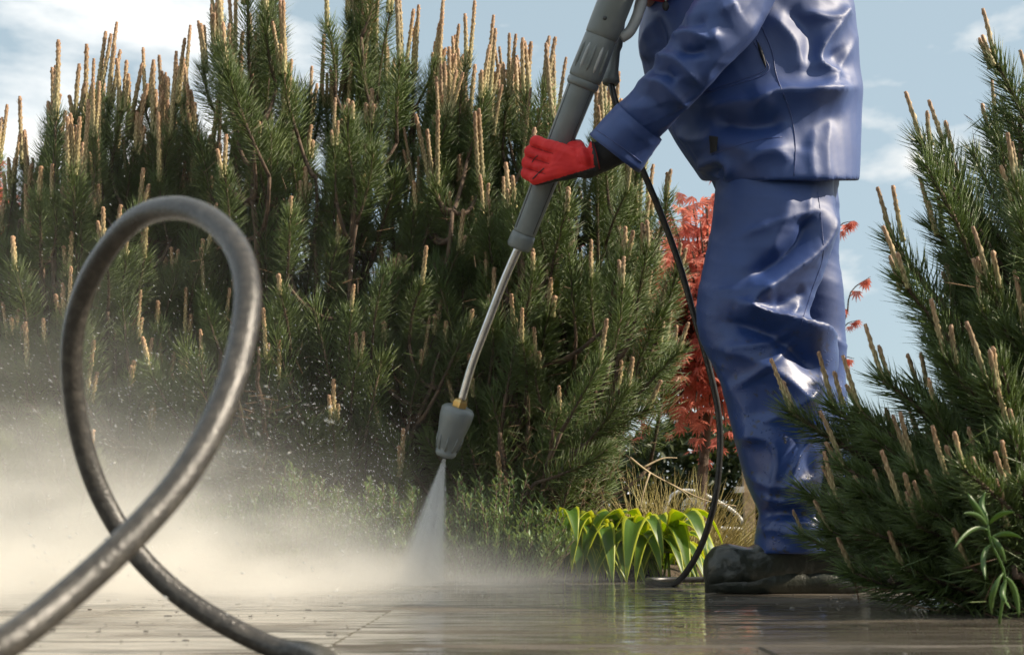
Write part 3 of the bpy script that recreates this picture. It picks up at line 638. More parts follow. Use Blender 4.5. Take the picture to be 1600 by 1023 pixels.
# ------------------------------------------------------------------ person
def ring(py, xl, xr, Y, dy, n=40, pw=.9, dz=0):
    a, b = P(xl, py, Y), P(xr, py, Y); c = (a + b) / 2; h = (b.x - a.x) / 2; o = []
    for j in range(n):
        t = 2 * math.pi * j / n; cc, ss = math.cos(t), math.sin(t)
        o.append((c.x + h * math.copysign(abs(cc) ** pw, cc), Y + dy * math.copysign(abs(ss) ** pw, ss), c.z + dz * cc))
    return o
def prof_rings(rows, step=7):
    "rows: (py, xl, xr, Y, dy) smoothly interpolated down the figure"
    rows = np.array(rows, float); out = []; ys = rows[:, 0]
    for y in np.arange(ys[0], ys[-1] + .01, step):
        i = min(len(ys) - 2, max(0, int(np.searchsorted(ys, y, 'right') - 1))); t = (y - ys[i]) / (ys[i + 1] - ys[i])
        def m(k):
            d = (rows[k + 1] - rows[k - 1]) / (ys[k + 1] - ys[k - 1]) if 0 < k < len(ys) - 1 else (rows[min(k + 1, len(ys) - 1)] - rows[max(k - 1, 0)]) / (ys[min(k + 1, len(ys) - 1)] - ys[max(k - 1, 0)])
            return d
        h = ys[i + 1] - ys[i]; v = rows[i] * (2 * t ** 3 - 3 * t * t + 1) + m(i) * h * (t ** 3 - 2 * t * t + t) + rows[i + 1] * (-2 * t ** 3 + 3 * t * t) + m(i + 1) * h * (t ** 3 - t * t)
        out.append(ring(y, v[1], v[2], v[3], v[4]))
    return out
def folds(me, fl, noise=.0025, fs=9.0, seed=1):
    "press drapery folds into a garment: ridges and valleys on its near side, loose wrinkles all round"
    n = len(me.vertices); co = np.empty(n * 3); me.vertices.foreach_get('co', co); co = co.reshape(-1, 3)
    nr = np.empty(n * 3); me.vertex_normals.foreach_get('vector', nr); nr = nr.reshape(-1, 3)
    px, py = topx(co); q = np.stack([px, py], 1); disp = np.zeros(n); face = np.clip((-nr[:, 1] + .25) / .5, 0, 1)
    for pts, w, amp in fl:
        pts = np.array([[p.x, p.y] for p in smooth_pts([Vector((a, b, 0)) for a, b in pts], 6)]); best = np.full(n, 1e9); tt = np.zeros(n); sgn = np.zeros(n)
        for k in range(len(pts) - 1):
            a, b = pts[k], pts[k + 1]; ab = b - a; t = np.clip(((q - a) @ ab) / (ab @ ab + 1e-9), 0, 1); pr = a + t[:, None] * ab; d = np.hypot(*(q - pr).T)
            cs = (q[:, 0] - a[0]) * ab[1] - (q[:, 1] - a[1]) * ab[0]
            up = d < best; best = np.where(up, d, best); tt = np.where(up, (k + t) / (len(pts) - 1), tt); sgn = np.where(up, np.sign(cs), sgn)
        end = np.clip(np.minimum(tt, 1 - tt) * 5, 0, 1); end = end * end * (3 - 2 * end)
        ww = w if not isinstance(w, tuple) else np.where(sgn > 0, w[0], w[1])
        disp += 1.35 * amp * np.exp(-(best / ww) ** (1.2 if amp > 0 else 1.7)) * (.25 + .75 * end) * face
    rs = np.random.RandomState(seed); nz = np.zeros(n)
    warp = .25 * np.sin(co @ np.array([7, 3, 5.]) + 1) 
    for k in range(9):
        d = rs.randn(3) * np.array([1.0, .8, 1.3]) * fs * (1.0 + .35 * k); nz += np.sin(co @ d + rs.rand() * 6.28 + warp * 6) / (1 + .5 * k)
    nz = nz * .22
    cr_ = np.zeros(n)
    for k in range(7):                                                           # sharp creases in patches
        d = rs.randn(3) * np.array([1.0, .8, 1.2]) * fs * (1.6 + .5 * k); ph = co @ d + rs.rand() * 6.28 + 2.2 * np.sin(co @ (rs.randn(3) * fs * .8) + k)
        pt = np.clip(np.sin(co @ (rs.randn(3) * fs * .7) + rs.rand() * 6.28) * 1.6 - .3, 0, 1); cr_ += pt * (1 - np.abs(np.sin(ph))) ** 2.2 / (1 + .25 * k)
    nz = nz + 1.15 * cr_
    co = co + nr * (disp + noise * nz)[:, None]
    me.vertices.foreach_set('co', co.ravel()); me.update(); return me
def on_surface(me, pts, lift=.0008, n=6):
    "points of a photograph path carried onto a garment"
    bv = BVHTree.FromPolygons([v.co for v in me.vertices], [tuple(p.vertices) for p in me.polygons]); o = []
    for p in smooth_pts([Vector((a, b, 0)) for a, b in pts], n):
        d = (P(p.x, p.y, 3) - Vector((0, 0, CAM_H))).normalized(); h = bv.ray_cast(Vector((0, 0, CAM_H)), d)
        if h[0] is not None: o.append(h[0] - d * lift)
    return o
def seam(me, parent, pts, r=.0008, name='seam', m=None, n=6):
    q = on_surface(me, pts, n=n)
    if len(q) > 2: mb = MB(); mb.tube(q, r, 6); mb.build(name, m or M['seam'], parent)

YP = 2.57
# body under the clothes, one skin
bd = MB(); cap = lambda pts, r: bd.tube(pts, r, 12, round_end=True)
hipn, hipf = P(1205, 250, 2.50), P(1215, 250, 2.66)
neck = P(1120, -215, YP); headc = P(1078, -330, YP)
cap([P(1210, 250, YP), P(1190, 100, YP), P(1150, -60, YP), P(1140, -130, YP)], [.11, .115, .125, .10])
cap([P(1140, -130, YP), neck, P(1100, -250, YP)], [.06, .055, .055])
bd.ball(headc, (.098, .078, .118), 18); bd.ball(headc + Vector((-.03, 0, -.055)), (.065, .055, .065), 14)
bd.tube([headc + Vector((-.09, 0, .012)), headc + Vector((-.112, 0, -.022)), headc + Vector((-.094, 0, -.032))], [.009, .014, .012], 8, round_end=True)
for s_ in (-1, 1):
    bd.ball(headc + Vector((.012, s_ * .080, -.008)), (.017, .010, .030), 8)
    bd.ball(headc + Vector((-.083, s_ * .030, .012)), (.014, .014, .010), 8)
bd.tube([headc + Vector((-.088, -.02, -.068)), headc + Vector((-.094, 0, -.068)), headc + Vector((-.088, .02, -.068))], .008, 8, round_end=True)
elbn = P(1130, 15, 2.33); wrn = P(945, 238, 2.41)
cap([P(1195, -130, 2.40), elbn, wrn], [.045, .038, .027])
shf = P(1170, -130, 2.74); elbf = P(1140, 20, 2.72); wrf = P(1010, -10, 2.48)
cap([shf, elbf, wrf], [.045, .038, .027])
cap([P(1150, -110, YP), P(1195, -130, 2.42)], [.07, .05]); cap([P(1150, -110, YP), shf], [.07, .05])
kn, an = P(1165, 490, 2.47), P(1240, 840, 2.47); kf, af = P(1265, 490, 2.70), P(1300, 850, 2.72)
cap([hipn, kn, an, P(1240, 895, 2.47)], [.075, .052, .036, .032]); cap([hipf, kf, af, P(1300, 895, 2.72)], [.07, .045, .034, .03])
cap([P(1240, 895, 2.47), P(1140, 905, 2.47)], [.030, .022]); cap([P(1300, 895, 2.72), P(1210, 900, 2.72)], [.030, .022])
person = link('person', fuse(bd, .009, 5, 'person')); person.data.materials.append(M['skin'])
tag(person, 'person in blue waterproof suit, red gloves and dark boots holding the lance', 'person')

# trousers
mb = MB()
near = [(150, 1110, 1300, 2.52, .10), (250, 1118, 1302, 2.49, .105), (290, 1119, 1299, 2.485, .105), (350, 1112, 1294, 2.48, .105), (420, 1098, 1285, 2.475, .10), (465, 1090, 1270, 2.47, .097), (500, 1089, 1262, 2.47, .094), (530, 1096, 1292, 2.47, .094), (560, 1111, 1306, 2.47, .094), (600, 1128, 1304, 2.47, .092),
        (650, 1141, 1298, 2.47, .088), (700, 1153, 1292, 2.47, .085), (750, 1166, 1288, 2.47, .082), (785, 1181, 1284, 2.47, .076), (800, 1187, 1282, 2.47, .072), (815, 1185, 1284, 2.47, .078), (840, 1181, 1287, 2.47, .08), (868, 1180, 1288, 2.47, .08)]
mb.ring_loft(prof_rings(near))
far = [(150, 1130, 1306, 2.64, .09), (290, 1140, 1306, 2.67, .09), (400, 1185, 1306, 2.70, .085), (450, 1200, 1313, 2.70, .085), (500, 1215, 1317, 2.71, .085), (560, 1235, 1317, 2.72, .082), (650, 1245, 1322, 2.72, .08), (760, 1255, 1335, 2.72, .075), (868, 1255, 1348, 2.72, .075)]
mb.ring_loft(prof_rings(far))
mb.ring_loft(prof_rings([(90, 1060, 1310, YP, .15), (200, 1085, 1312, YP, .165), (290, 1122, 1306, YP, .15), (330, 1150, 1295, YP, .10)]))
tro = fuse(mb, .0052, 3, 'trousers')
folds(tro, [
    ([(1296, 318), (1272, 385), (1215, 440), (1170, 474)], 16, .024),
    ([(1262, 335), (1250, 375), (1215, 408), (1168, 432)], 12, -.019),
    ([(1236, 300), (1222, 350), (1196, 410)], 22, .009),
    ([(1150, 468), (1195, 490), (1248, 511), (1308, 534)], (8, 20), .028),
    ([(1130, 500), (1190, 515), (1240, 545), (1290, 590)], 16, -.020),
    ([(1172, 480), (1184, 458), (1205, 446)], 7, .010),
    ([(1205, 480), (1232, 470), (1262, 452)], 12, -.008),
    ([(1120, 540), (1175, 560), (1235, 600), (1280, 650)], 20, .015),
    ([(1150, 689), (1182, 683), (1206, 694), (1214, 730), (1202, 790)], (20, 9), .011),
    ([(1160, 640), (1200, 655), (1250, 690), (1270, 760)], 18, -.007),
    ([(1183, 803), (1230, 800), (1285, 808)], 9, -.011),
    ([(1184, 826), (1222, 829), (1268, 850)], 8, .007),
    ([(1130, 330), (1118, 400), (1112, 460)], 26, -.006),
    ([(1245, 513), (1190, 538), (1125, 540)], 8, .007), ([(1252, 522), (1200, 572), (1150, 605)], 8, .008), ([(1288, 325), (1230, 343), (1150, 372)], 9, .006),
    ([(1300, 580), (1240, 640), (1180, 662)], 9, .008), ([(1292, 640), (1248, 715), (1222, 790)], 8, .007), ([(1184, 772), (1230, 783), (1282, 775)], 6, .007), ([(1170, 746), (1222, 760), (1286, 742)], 7, .006),
    ([(1265, 300), (1255, 350), (1238, 392)], 7, .005), ([(1190, 450), (1150, 455), (1105, 448)], 9, .005), ([(1250, 470), (1235, 490), (1215, 495)], 6, .007),
    ([(1135, 590), (1165, 640), (1180, 700)], 15, .006)], .0015, 9, 4)
tro.materials.append(M['pvc']); o = link('trousers', tro, person); o['label'] = 'glossy blue waterproof trousers, wet below the knee'
seam(tro, o, [(1278, 300), (1284, 350), (1286, 400), (1268, 455), (1252, 508)], .0006)
seam(tro, o, [(1181, 857), (1205, 866), (1235, 874), (1262, 878)], .0016, 'hem')
mb = MB(); q = on_surface(tro, [(1259, 872), (1261, 874)])
if q: mb.ball(q[0], (.006, .003, .006), 12); mb.build('snap_button', M['brass'], o)

# jacket
mb = MB()
jr = [(-190, 1090, 1190, YP, .07), (-165, 1060, 1235, YP, .13), (-130, 1015, 1280, YP, .185), (-80, 1002, 1310, YP, .205), (0, 1006, 1322, YP, .20), (60, 1000, 1332, YP, .20), (120, 1012, 1336, YP, .198), (160, 1026, 1338, YP, .20), (200, 1046, 1337, YP, .203), (240, 1070, 1335, YP, .208), (289, 1105, 1331, YP, .215)]
rings = prof_rings(jr, 8)
rings = [[(x, y, z + .285 * (y - YP) * max(0, min(1, (i - len(rings) * .45) / (len(rings) * .5)))) for x, y, z in r] for i, r in enumerate(rings)]
mb.ring_loft(rings)
jk = fuse(mb, .0058, 2, 'jacket')
folds(jk, [
    ([(1322, 20), (1290, 60), (1276, 95), (1290, 112), (1322, 122)], 10, .016),
    ([(1300, 75), (1310, 100), (1300, 130)], 14, -.010),
    ([(1330, 138), (1275, 150), (1215, 150), (1170, 170)], 17, .026),
    ([(1320, 172), (1265, 205), (1250, 240)], 20, -.006),
    ([(1110, 190), (1170, 195), (1230, 185)], 16, -.018),
    ([(1080, 235), (1130, 225), (1190, 240), (1240, 225)], 18, .010),
    ([(1097, 277), (1106, 256), (1130, 248), (1144, 265), (1132, 288)], 8, .015),
    ([(1120, 275), (1125, 262)], 10, -.012),
    ([(1050, 205), (1085, 240), (1105, 262)], 18, .010),
    ([(1200, 20), (1240, 70), (1250, 120)], 16, .010),
    ([(1225, 10), (1265, 50), (1265, 110)], 14, -.010),
    ([(1335, 60), (1295, 130), (1245, 158)], 9, .008), ([(1100, 172), (1160, 160), (1215, 172)], 9, .008), ([(1040, 190), (1080, 215), (1130, 214)], 8, .008), ([(1160, 262), (1200, 240), (1236, 250)], 9, .006), ([(1255, 20), (1300, 30), (1325, 10)], 8, .010),
    ([(1300, 180), (1292, 230), (1296, 285)], 9, .004), ([(1275, 190), (1268, 240), (1272, 285)], 9, .004),
    ([(1040, 10), (1012, 60), (1008, 100)], 14, .012), ([(1028, 20), (1040, 90)], 9, -.010)], .0019, 8, 6)
jk.materials.append(M['pvc']); jo = link('jacket', jk, person); jo['label'] = 'glossy blue waterproof jacket'
seam(jk, jo, [(1188, 36), (1206, 80), (1214, 120), (1236, 180), (1243, 230), (1240, 284)], .0009)
for k in (0, 4):
    seam(jk, jo, [(1082 + k, 152 - k), (1130, 138 - k), (1198 - k, 114 - k), (1192 - k, 86), (1182 - k, 62 + k)], .0007)
seam(jk, jo, [(1112, 242), (1150, 228), (1190, 218), (1222, 214)], .0007)
seam(jk, jo, [(1102, 281), (1135, 282), (1190, 282), (1240, 283), (1290, 284), (1327, 284)], .0015, 'hem')
q = on_surface(jk, [(1184, 66), (1190, 84), (1197, 106)])
if len(q) > 2: mb = MB(); mb.tube(q, [.0008 + .003 * math.sin(math.pi * i / (len(q) - 1)) for i in range(len(q))], 6); mb.build('pocket_slit', M['blackcloth'], jo)
q = on_surface(jk, [(1108, 212), (1122, 214), (1120, 236), (1110, 240)], .007, 1)
if len(q) >= 4: mb = MB(); mb.face(q[:4]); t_ = mb.build('care_tag', M['blackcloth'], jo, False); sdm = t_.modifiers.new('t', 'SOLIDIFY'); sdm.thickness = .0008
q = on_surface(jk, [(1040, 8), (1042, 16)])
mb = MB(); mb.ball(P(1040, 10, 2.40), (.007, .005, .010), 12); mb.build('drawcord_toggle', M['blackcloth'], jo)
mb = MB(); mb.tube([P(1041, -60, 2.40), P(1043, -25, 2.398), P(1040, 2, 2.40)], .0018, 6); mb.build('drawcord', M['metalwhite'], jo)
# hood, up
mb = MB(); mb.ball(headc + Vector((.035, 0, .012)), (.125, .118, .150), 20); mb.tube([headc + Vector((.03, 0, -.08)), P(1120, -180, YP)], [.115, .125], 18)
hood = fuse(mb, .008, 4, 'hood')
bm = bmesh.new(); bm.from_mesh(hood); bmesh.ops.delete(bm, geom=[v for v in bm.verts if v.co.x < headc.x - .035 and abs(v.co.z - headc.z + .01) < .115], context='VERTS'); bm.to_mesh(hood); bm.free()
hood.materials.append(M['pvc']); link('hood', hood, jo)

# near sleeve
def path_loft(rows, n=5, seg=36, flat=1.0):
    "rows: px, py, Y, half width in px, half depth m; rings square to the path"
    pts = smooth_pts([P(r[0], r[1], r[2]) for r in rows], n); ws = smooth_vals([r[3] * r[2] / FPX for r in rows], n); ds = smooth_vals([r[4] for r in rows], n); rings = []
    for i in range(len(pts)):
        t = (pts[min(i + 1, len(pts) - 1)] - pts[max(i - 1, 0)]).normalized(); u = t.cross(Vector((0, 1, 0))).normalized(); w = t.cross(u).normalized()
        rings.append([pts[i] + u * ws[i] * math.cos(2 * math.pi * j / seg) + w * ds[i] * math.sin(2 * math.pi * j / seg) for j in range(seg)])
    return rings
mb = MB(); mb.ring_loft(path_loft([(1200, -150, 2.43, 60, .085), (1180, -70, 2.36, 64, .085), (1140, 15, 2.325, 58, .078), (1107, 60, 2.32, 53, .072), (1078, 100, 2.33, 47, .066), (1033, 152, 2.355, 42, .060), (990, 198, 2.385, 42, .056), (972, 222, 2.395, 40, .052)]))
sl = fuse(mb, .0045, 2, 'sleeve')
folds(sl, [
    ([(1190, 20), (1150, 60), (1112, 95), (1090, 140)], 15, .010),
    ([(1048, 62), (1075, 52), (1108, 62), (1118, 44)], 9, .012), ([(1044, 40), (1075, 38), (1110, 30)], 10, -.010),
    ([(1060, 78), (1088, 82), (1105, 75)], 9, -.011), ([(1020, 92), (1052, 92), (1072, 110), (1092, 132)], 9, .012),
    ([(1012, 112), (1040, 112), (1060, 128)], 10, -.010), ([(1000, 128), (1030, 128), (1055, 150), (1070, 165)], 9, .009),
    ([(985, 150), (1015, 152), (1040, 178)], 10, -.006), ([(1125, 20), (1150, 5)], 14, .010)], .0022, 12, 8)
sl.materials.append(M['pvc']); so = link('sleeve', sl, person)
mb = MB(); rr = path_loft([(1000, 190, 2.375, 46, .066), (985, 208, 2.385, 48, .068), (960, 240, 2.40, 51, .070)], 6)
inn = path_loft([(960, 240, 2.40, 48.5, .067), (985, 208, 2.385, 45.5, .065), (1000, 190, 2.375, 43, .062)], 6)
mb.ring_loft(rr + inn, False); cu = mb.mesh('cuff', [M['pvc']]); folds(cu, [([(985, 190), (955, 225)], 10, .004), ([(1003, 215), (985, 250)], 9, -.005)], .0012, 14, 3); cuo = link('cuff', cu, so)
seam(cu, cuo, [(930, 202), (952, 216), (985, 240), (1003, 254)], .0008, 'stitching')
# far sleeve
mb = MB(); mb.ring_loft(path_loft([(1160, -150, 2.72, 60, .085), (1165, -60, 2.74, 58, .08), (1135, 10, 2.72, 52, .07), (1080, 8, 2.60, 46, .065), (1030, -2, 2.52, 42, .058)]))
s2 = fuse(mb, .006, 3, 'sleeve'); s2.materials.append(M['pvc']); link('sleeve', s2, person)

# gun geometry: centre line of the lance in the photograph
def gun(py): return P(813 + 149 * (380 - py) / 380, py, 2.38 + .17 * py / 380)
AX = (gun(0) - gun(380)).normalized(); T = gun(258)                              # AX points up the lance
side = Vector((-AX.z, 0, AX.x)).normalized()                                     # to the left in the picture
near_ = AX.cross(side).normalized(); near_ = near_ if near_.y < 0 else -near_
def hand(T, name, side, near_, wrist, forearm, s=1.0, flip=1):
    mb = MB(); K = []
    for i, (o_, ln) in enumerate(((.033, .98), (.011, 1.06), (-.011, 1.0), (-.031, .84))):
        c = T + AX * o_ * flip * s
        k0 = c + near_ * .045 + side * .014; k1 = c + near_ * .029 + side * .044 * ln; k2 = c - near_ * .016 + side * .046 * ln; k3 = c - near_ * .043 + side * .014
        mb.tube([k0, k1, k2, k3], [.0145, .0132, .0122, .0108], 10, round_end=True); K.append(k0)
    for k in K: mb.tube([wrist, (wrist + k) / 2 + near_ * .006, k], [.024, .020, .0165], 10, round_end=True)
    mb.tube([wrist + AX * .012 * flip, T + AX * .046 * flip - side * .030 + near_ * .022, T + AX * .052 * flip - side * .034 - near_ * .016, T + AX * .050 * flip - near_ * .046], [.019, .016, .0145, .012], 10, round_end=True)
    mb.tube([wrist, forearm], [.029, .031], 14, round_end=True)
    return fuse(mb, .0026, 4, name)
wr = P(916, 256, 2.415)
gm = hand(T, 'glove', side, near_, wr, P(975, 228, 2.40))
GAP = [[(864, 240), (847, 235), (829, 228)], [(858, 256), (842, 251), (824, 245)], [(852, 272), (838, 268), (822, 263)]]
folds(gm, [(g_, 2.6, -.0035) for g_ in GAP] + [([(905, 218), (912, 240), (918, 262)], 4, .004), ([(913, 216), (921, 240), (926, 260)], 3, -.003), ([(921, 216), (930, 238), (938, 262)], 4, .005), ([(898, 226), (903, 245), (905, 262)], 4, -.0025), ([(905, 243), (925, 250)], 3, .003), ([(902, 255), (928, 262)], 3, -.0025)], .0008, 40, 2)
gm.materials.append(M['red']); gm.materials.append(M['blackcloth'])
cxy = np.array([p.center[:] for p in gm.polygons]); gx, gy = topx(cxy); nrm = np.array([p.normal[:] for p in gm.polygons])
lowline = 291 - (gx - 830) * .30                                                 # seam along the little-finger side
blk = (gy > lowline) | (gx > 940 + (gy - 240) * .12 - 14) | ((cxy - np.array(T)) @ np.array(near_) < -.012)
gm.polygons.foreach_set('material_index', blk.astype(int).tolist()); go = link('glove', gm, person); go['label'] = 'red glove with black palm gripping the lance'
seam(gm, go, [(832, 280), (841, 271), (850, 263)], .0012, 'knuckle_slit', M['blackcloth']); seam(gm, go, [(831, 254), (835, 248), (840, 243)], .0010, 'knuckle_slit', M['blackcloth'])
M['redseam'] = mat('dark_red_seam', (0.20, 0.006, 0.006), (0.28, 0.010, 0.010), 0.8, 60)
for g_ in GAP: seam(gm, go, g_, .0006, 'finger_seam', M['redseam'])
seam(gm, go, [(925, 216), (932, 240), (937, 264)], .0009, 'cuff_binding', M['redseam'])
T2 = P(980, -34, 2.40); gm2 = hand(T2, 'glove', side, near_, P(1020, -22, 2.40), P(1060, -16, 2.50), .9)
gm2.materials.append(M['red']); link('glove', gm2, person)

# boots
def boot(Yb, x_toe, x_heel, shaft, label):
    X = lambda px: P(px, 915, Yb).x
    ln = X(x_heel) - X(x_toe); x0 = X(x_toe); mb = MB(); rings = []
    for t, top, w, bot in ((.0, .052, .014, .022), (.015, .068, .03, .012), (.06, .085, .043, .010), (.15, .092, .051, .010), (.28, .084, .052, .008), (.40, .098, .050, .008), (.52, .135, .047, .008), (.66, .17, .044, .008), (.82, .17, .045, .008), (.94, .16, .042, .008), (1.0, .13, .028, .012)):
        c = (top + bot) / 2; h = (top - bot) / 2; r_ = []
        for j in range(24):
            a = 2 * math.pi * j / 24; cc, ss = math.cos(a), math.sin(a); r_.append((x0 + ln * t, Yb + w * math.copysign(abs(cc) ** .8, cc), c + h * math.copysign(abs(ss) ** .75, ss)))
        rings.append(r_)
    mb.ring_loft(rings); mb.tube([(x0 + ln * .70, Yb, .10), (x0 + ln * .70, Yb, .28)], [.056, .058], 20)
    me = fuse(mb, .0045, 3, 'boot'); folds(me, [([(1150, 862), (1165, 885), (1170, 910)], 8, .003), ([(1130, 870), (1140, 900)], 8, -.003)], .0016, 22, 5); me.materials.append(M['boot']); bo = link('boot', me, person); bo['label'] = label
    mb = MB(); ol = []
    for k in range(40):
        a = 2 * math.pi * k / 40; ca, sa = math.cos(a), math.sin(a); u = .5 + .498 * math.copysign(abs(ca) ** .7, ca); w = (.0495 if u < .55 else .044) * (1 - .16 * max(0, 1 - abs(u - .58) / .16)); ol.append((x0 + ln * u, Yb + w * math.copysign(abs(sa) ** .8, sa)))
    mb.ring_loft([[(x, y, .001) for x, y in ol], [(x, y, .020) for x, y in ol], [(x0 + ln * .5 + (x - x0 - ln * .5) * .985, Yb + (y - Yb) * .97, .036) for x, y in ol]]); mb.build('sole', M['boot'], bo)
boot(2.47, 1101, 1352, 0, 'dark wet rubber boot in front'); boot(2.72, 1205, 1430, 0, 'dark rubber boot behind, hidden by the pine')

# ------------------------------------------------------------------ pressure washer lance
g0 = gun(0); lance = tag(empty('pressure_washer_lance', gun(380)), 'grey pressure washer lance held in the red gloves', 'lance'); LO = lance.location
rel = lambda p: p - LO
def along(rows, name, m, seg=24, parent=None):
    mb = MB(); mb.tube([rel(gun(y)) for y, r in rows], [r for y, r in rows], seg); return mb.build(name, m, parent or lance)
along([(128, .0282), (132, .0286), (200, .0270), (300, .0249), (362, .0237), (366, .0224)], 'grip_tube', M['grey'])
along([(364, .0199), (366, .0245), (372, .0257), (384, .0257), (388, .0232), (389, .0183)], 'end_collar', M['grey'])
col = along([(56, .0299), (60, .0324), (100, .0336), (118, .0340), (124, .0324), (126, .0286)], 'ribbed_collar', M['grey'])
along([(124, .0299), (127, .0328), (133, .0328), (137, .0299)], 'collar_ring', M['grey'])
along([(-70, .0282), (-50, .0332), (0, .0340), (50, .0336), (57, .0328), (59, .0299)], 'housing', M['grey'])
for k, a in enumerate((-50, -25, 0, 25, 50)):
    d = (near_ * math.cos(R(a)) + side * math.sin(R(a))); mb = MB()
    mb.tube([rel(gun(72) + d * .0320), rel(gun(80) + d * .0328), rel(gun(104) + d * .0332), rel(gun(112) + d * .0328)], [.001, .0035, .0035, .001], 8); mb.build('rib', M['greylight'] if k % 2 else M['grey'], col)
mb = MB(); mb.ball(rel(gun(32) + near_ * .0324 + side * .004), .0045, 12); mb.build('screw', M['greydark'], lance)
for sg in (side, -side):
    mb = MB(); mb.tube([rel(gun(y) + sg * .0003 + near_ * r * .62 + sg * r * .78) for y, r in ((135, .0286), (200, .0271), (300, .0250), (360, .0237))], .0009, 6); mb.build('mould_line', M['greydark'], lance)
# trigger guard and trigger above the frame edge
mb = MB(); mb.tube([rel(p) for p in smooth_pts([P(985, -45, 2.40), P(1002, -12, 2.40), P(998, 18, 2.40), P(985, 48, 2.405), P(970, 60, 2.41)], 6)], [.012] * 12 + [.011] * 13, 12); mb.build('trigger_guard', M['greylight'], lance)
mb = MB(); mb.tube([rel(p) for p in smooth_pts([gun(-60), P(1012, -90, 2.40), P(1050, -75, 2.42), P(1075, -30, 2.44)], 6)], [.036 - .0007 * i for i in range(19)], 16); mb.build('rear_handle', M['grey'], lance)
# hose fitting beside the housing
mb = MB(); mb.tube([rel(p) for p in (P(968, 20, 2.50), P(962, 72, 2.50), P(960, 80, 2.50), P(956, 112, 2.50), P(954, 126, 2.50), P(953, 132, 2.50))], [.014, .014, .012, .0135, .019, .015], 16); mb.build('hose_fitting', M['grey'], lance)
# steel tube, bent
tp = smooth_pts([gun(384), P(787, 440, 2.585), P(759, 512, 2.62), P(738, 568, 2.65), P(721, 626, 2.68)], 8)
mb = MB(); mb.tube([rel(p) for p in tp], .0093, 16); mb.build('steel_tube', M['steel'], lance)
na, nb = P(721, 622, 2.68), P(694, 716, 2.72); nd = nb - na
mb = MB(); mb.tube([rel(na + nd * t) for t in (.02, .05, .17, .2)], [.012, .0165, .0165, .014], 6); mb.build('brass_nut', M['brass'], lance, False)
mb = MB(); mb.tube([rel(na + nd * t) for t in (.14, .16, .20, .32, .55, .80, .86, .87, .92, .955)], [.024, .031, .0355, .0350, .0300, .0235, .0215, .0232, .0225, .019], 28); noz = mb.build('nozzle_head', M['grey'], lance)
e = nd.normalized(); u = e.cross(Vector((0, 1, 0))).normalized(); w = e.cross(u)
for k in range(9):
    a = 2 * math.pi * k / 9 + .2; d = u * math.cos(a) + w * math.sin(a); mb = MB()
    mb.tube([rel(na + nd * .60 + d * .0285), rel(na + nd * .70 + d * .0262), rel(na + nd * .84 + d * .0222)], [.0012, .0030, .0030], 6); mb.build('rib', M['grey'], noz)
mb = MB(); mb.tube([rel(na + nd * t) for t in (.93, .99)], [.008, .007], 12); mb.build('orifice', M['greydark'], noz)

# black hose from the lance to the ground
hp = [P(954, 128, 2.50), P(962, 160, 2.50), P(985, 222, 2.51), P(1008, 275, 2.53), P(1035, 340, 2.56), P(1062, 415, 2.59), P(1085, 495, 2.61), P(1108, 575, 2.62), P(1123, 650, 2.63), P(1124, 720, 2.64), P(1115, 790, 2.66), P(1092, 860, 2.70), P(1056, 908, 2.76)]
last = hp[-1].copy(); last.z = .008; hp[-1] = last; hp += [Vector((last.x - .045, 2.84, .008)), Vector((last.x - .02, 2.95, .008)), Vector((last.x + .15, 2.98, .008)), Vector((last.x + .6, 2.99, .008))]
mb = MB(); mb.tube(smooth_pts(hp, 8), .0066, 14); tag(mb.build('hose', M['hoseblack']), 'thin black hose hanging from the lance past the knee', 'hose')

# looped hose in the foreground
lp = [(-420, 1240, .60), (-200, 1130, .62), (0, 1010, .655), (105, 930, .69), (205, 838, .72), (290, 740, .75), (345, 640, .775), (376, 545, .80), (387, 455, .825), (370, 388, .85), (328, 342, .88), (272, 325, .91), (214, 342, .945), (164, 395, .98), (128, 465, 1.01), (112, 545, 1.03), (118, 640, 1.05), (142, 735, 1.065), (180, 815, 1.075), (232, 885, 1.08), (310, 950, 1.08), (420, 1008, 1.08)]
hp = [P(*q) for q in lp]; hp[0].z = .012; hp[1].z = max(hp[1].z, .012)
e = hp[-1]; hp += [Vector((e.x + .036, 1.055, .010)), Vector((e.x + .062, .98, .010)), Vector((e.x + .075, .86, .010)), Vector((e.x + .08, .6, .010)), Vector((e.x + .08, .3, .010))]
mb = MB(); mb.tube(smooth_pts(hp, 10), .0088, 20); tag(mb.build('hose', M['rubber']), 'thick worn hose looping up in the foreground at left', 'hose')

# ------------------------------------------------------------------ water: jet, drops, mist
water = bpy.data.materials.new('water_drop'); water.use_nodes = True; b = water.node_tree.nodes['Principled BSDF']
b.inputs['Base Color'].default_value = (.85, .86, .86, 1); b.inputs['Roughness'].default_value = .08; b.inputs['Transmission Weight'].default_value = .15; b.inputs['IOR'].default_value = 1.33; b.inputs['Specular IOR Level'].default_value = .8
rng = random.Random(21); mb = MB()
def drop(mb, p, d, ln, r):
    d = d.normalized(); s = d.cross(Vector((0, 1, .1))).normalized(); t = d.cross(s); b = len(mb.v)
    mb.v.append(tuple(p - d * ln * .5))
    for a in (0, 2.09, 4.19): mb.v.append(tuple(p + (s * math.cos(a) + t * math.sin(a)) * r + d * ln * .15))
    mb.v.append(tuple(p + d * ln * .5))
    for j in range(3):
        k = (j + 1) % 3; mb.f += [(b, b + 1 + k, b + 1 + j), (b + 1 + j, b + 1 + k, b + 4)]; mb.m += [0, 0]
hit = P(655, 905, 2.84); hit.z = 0; noz_tip = nb
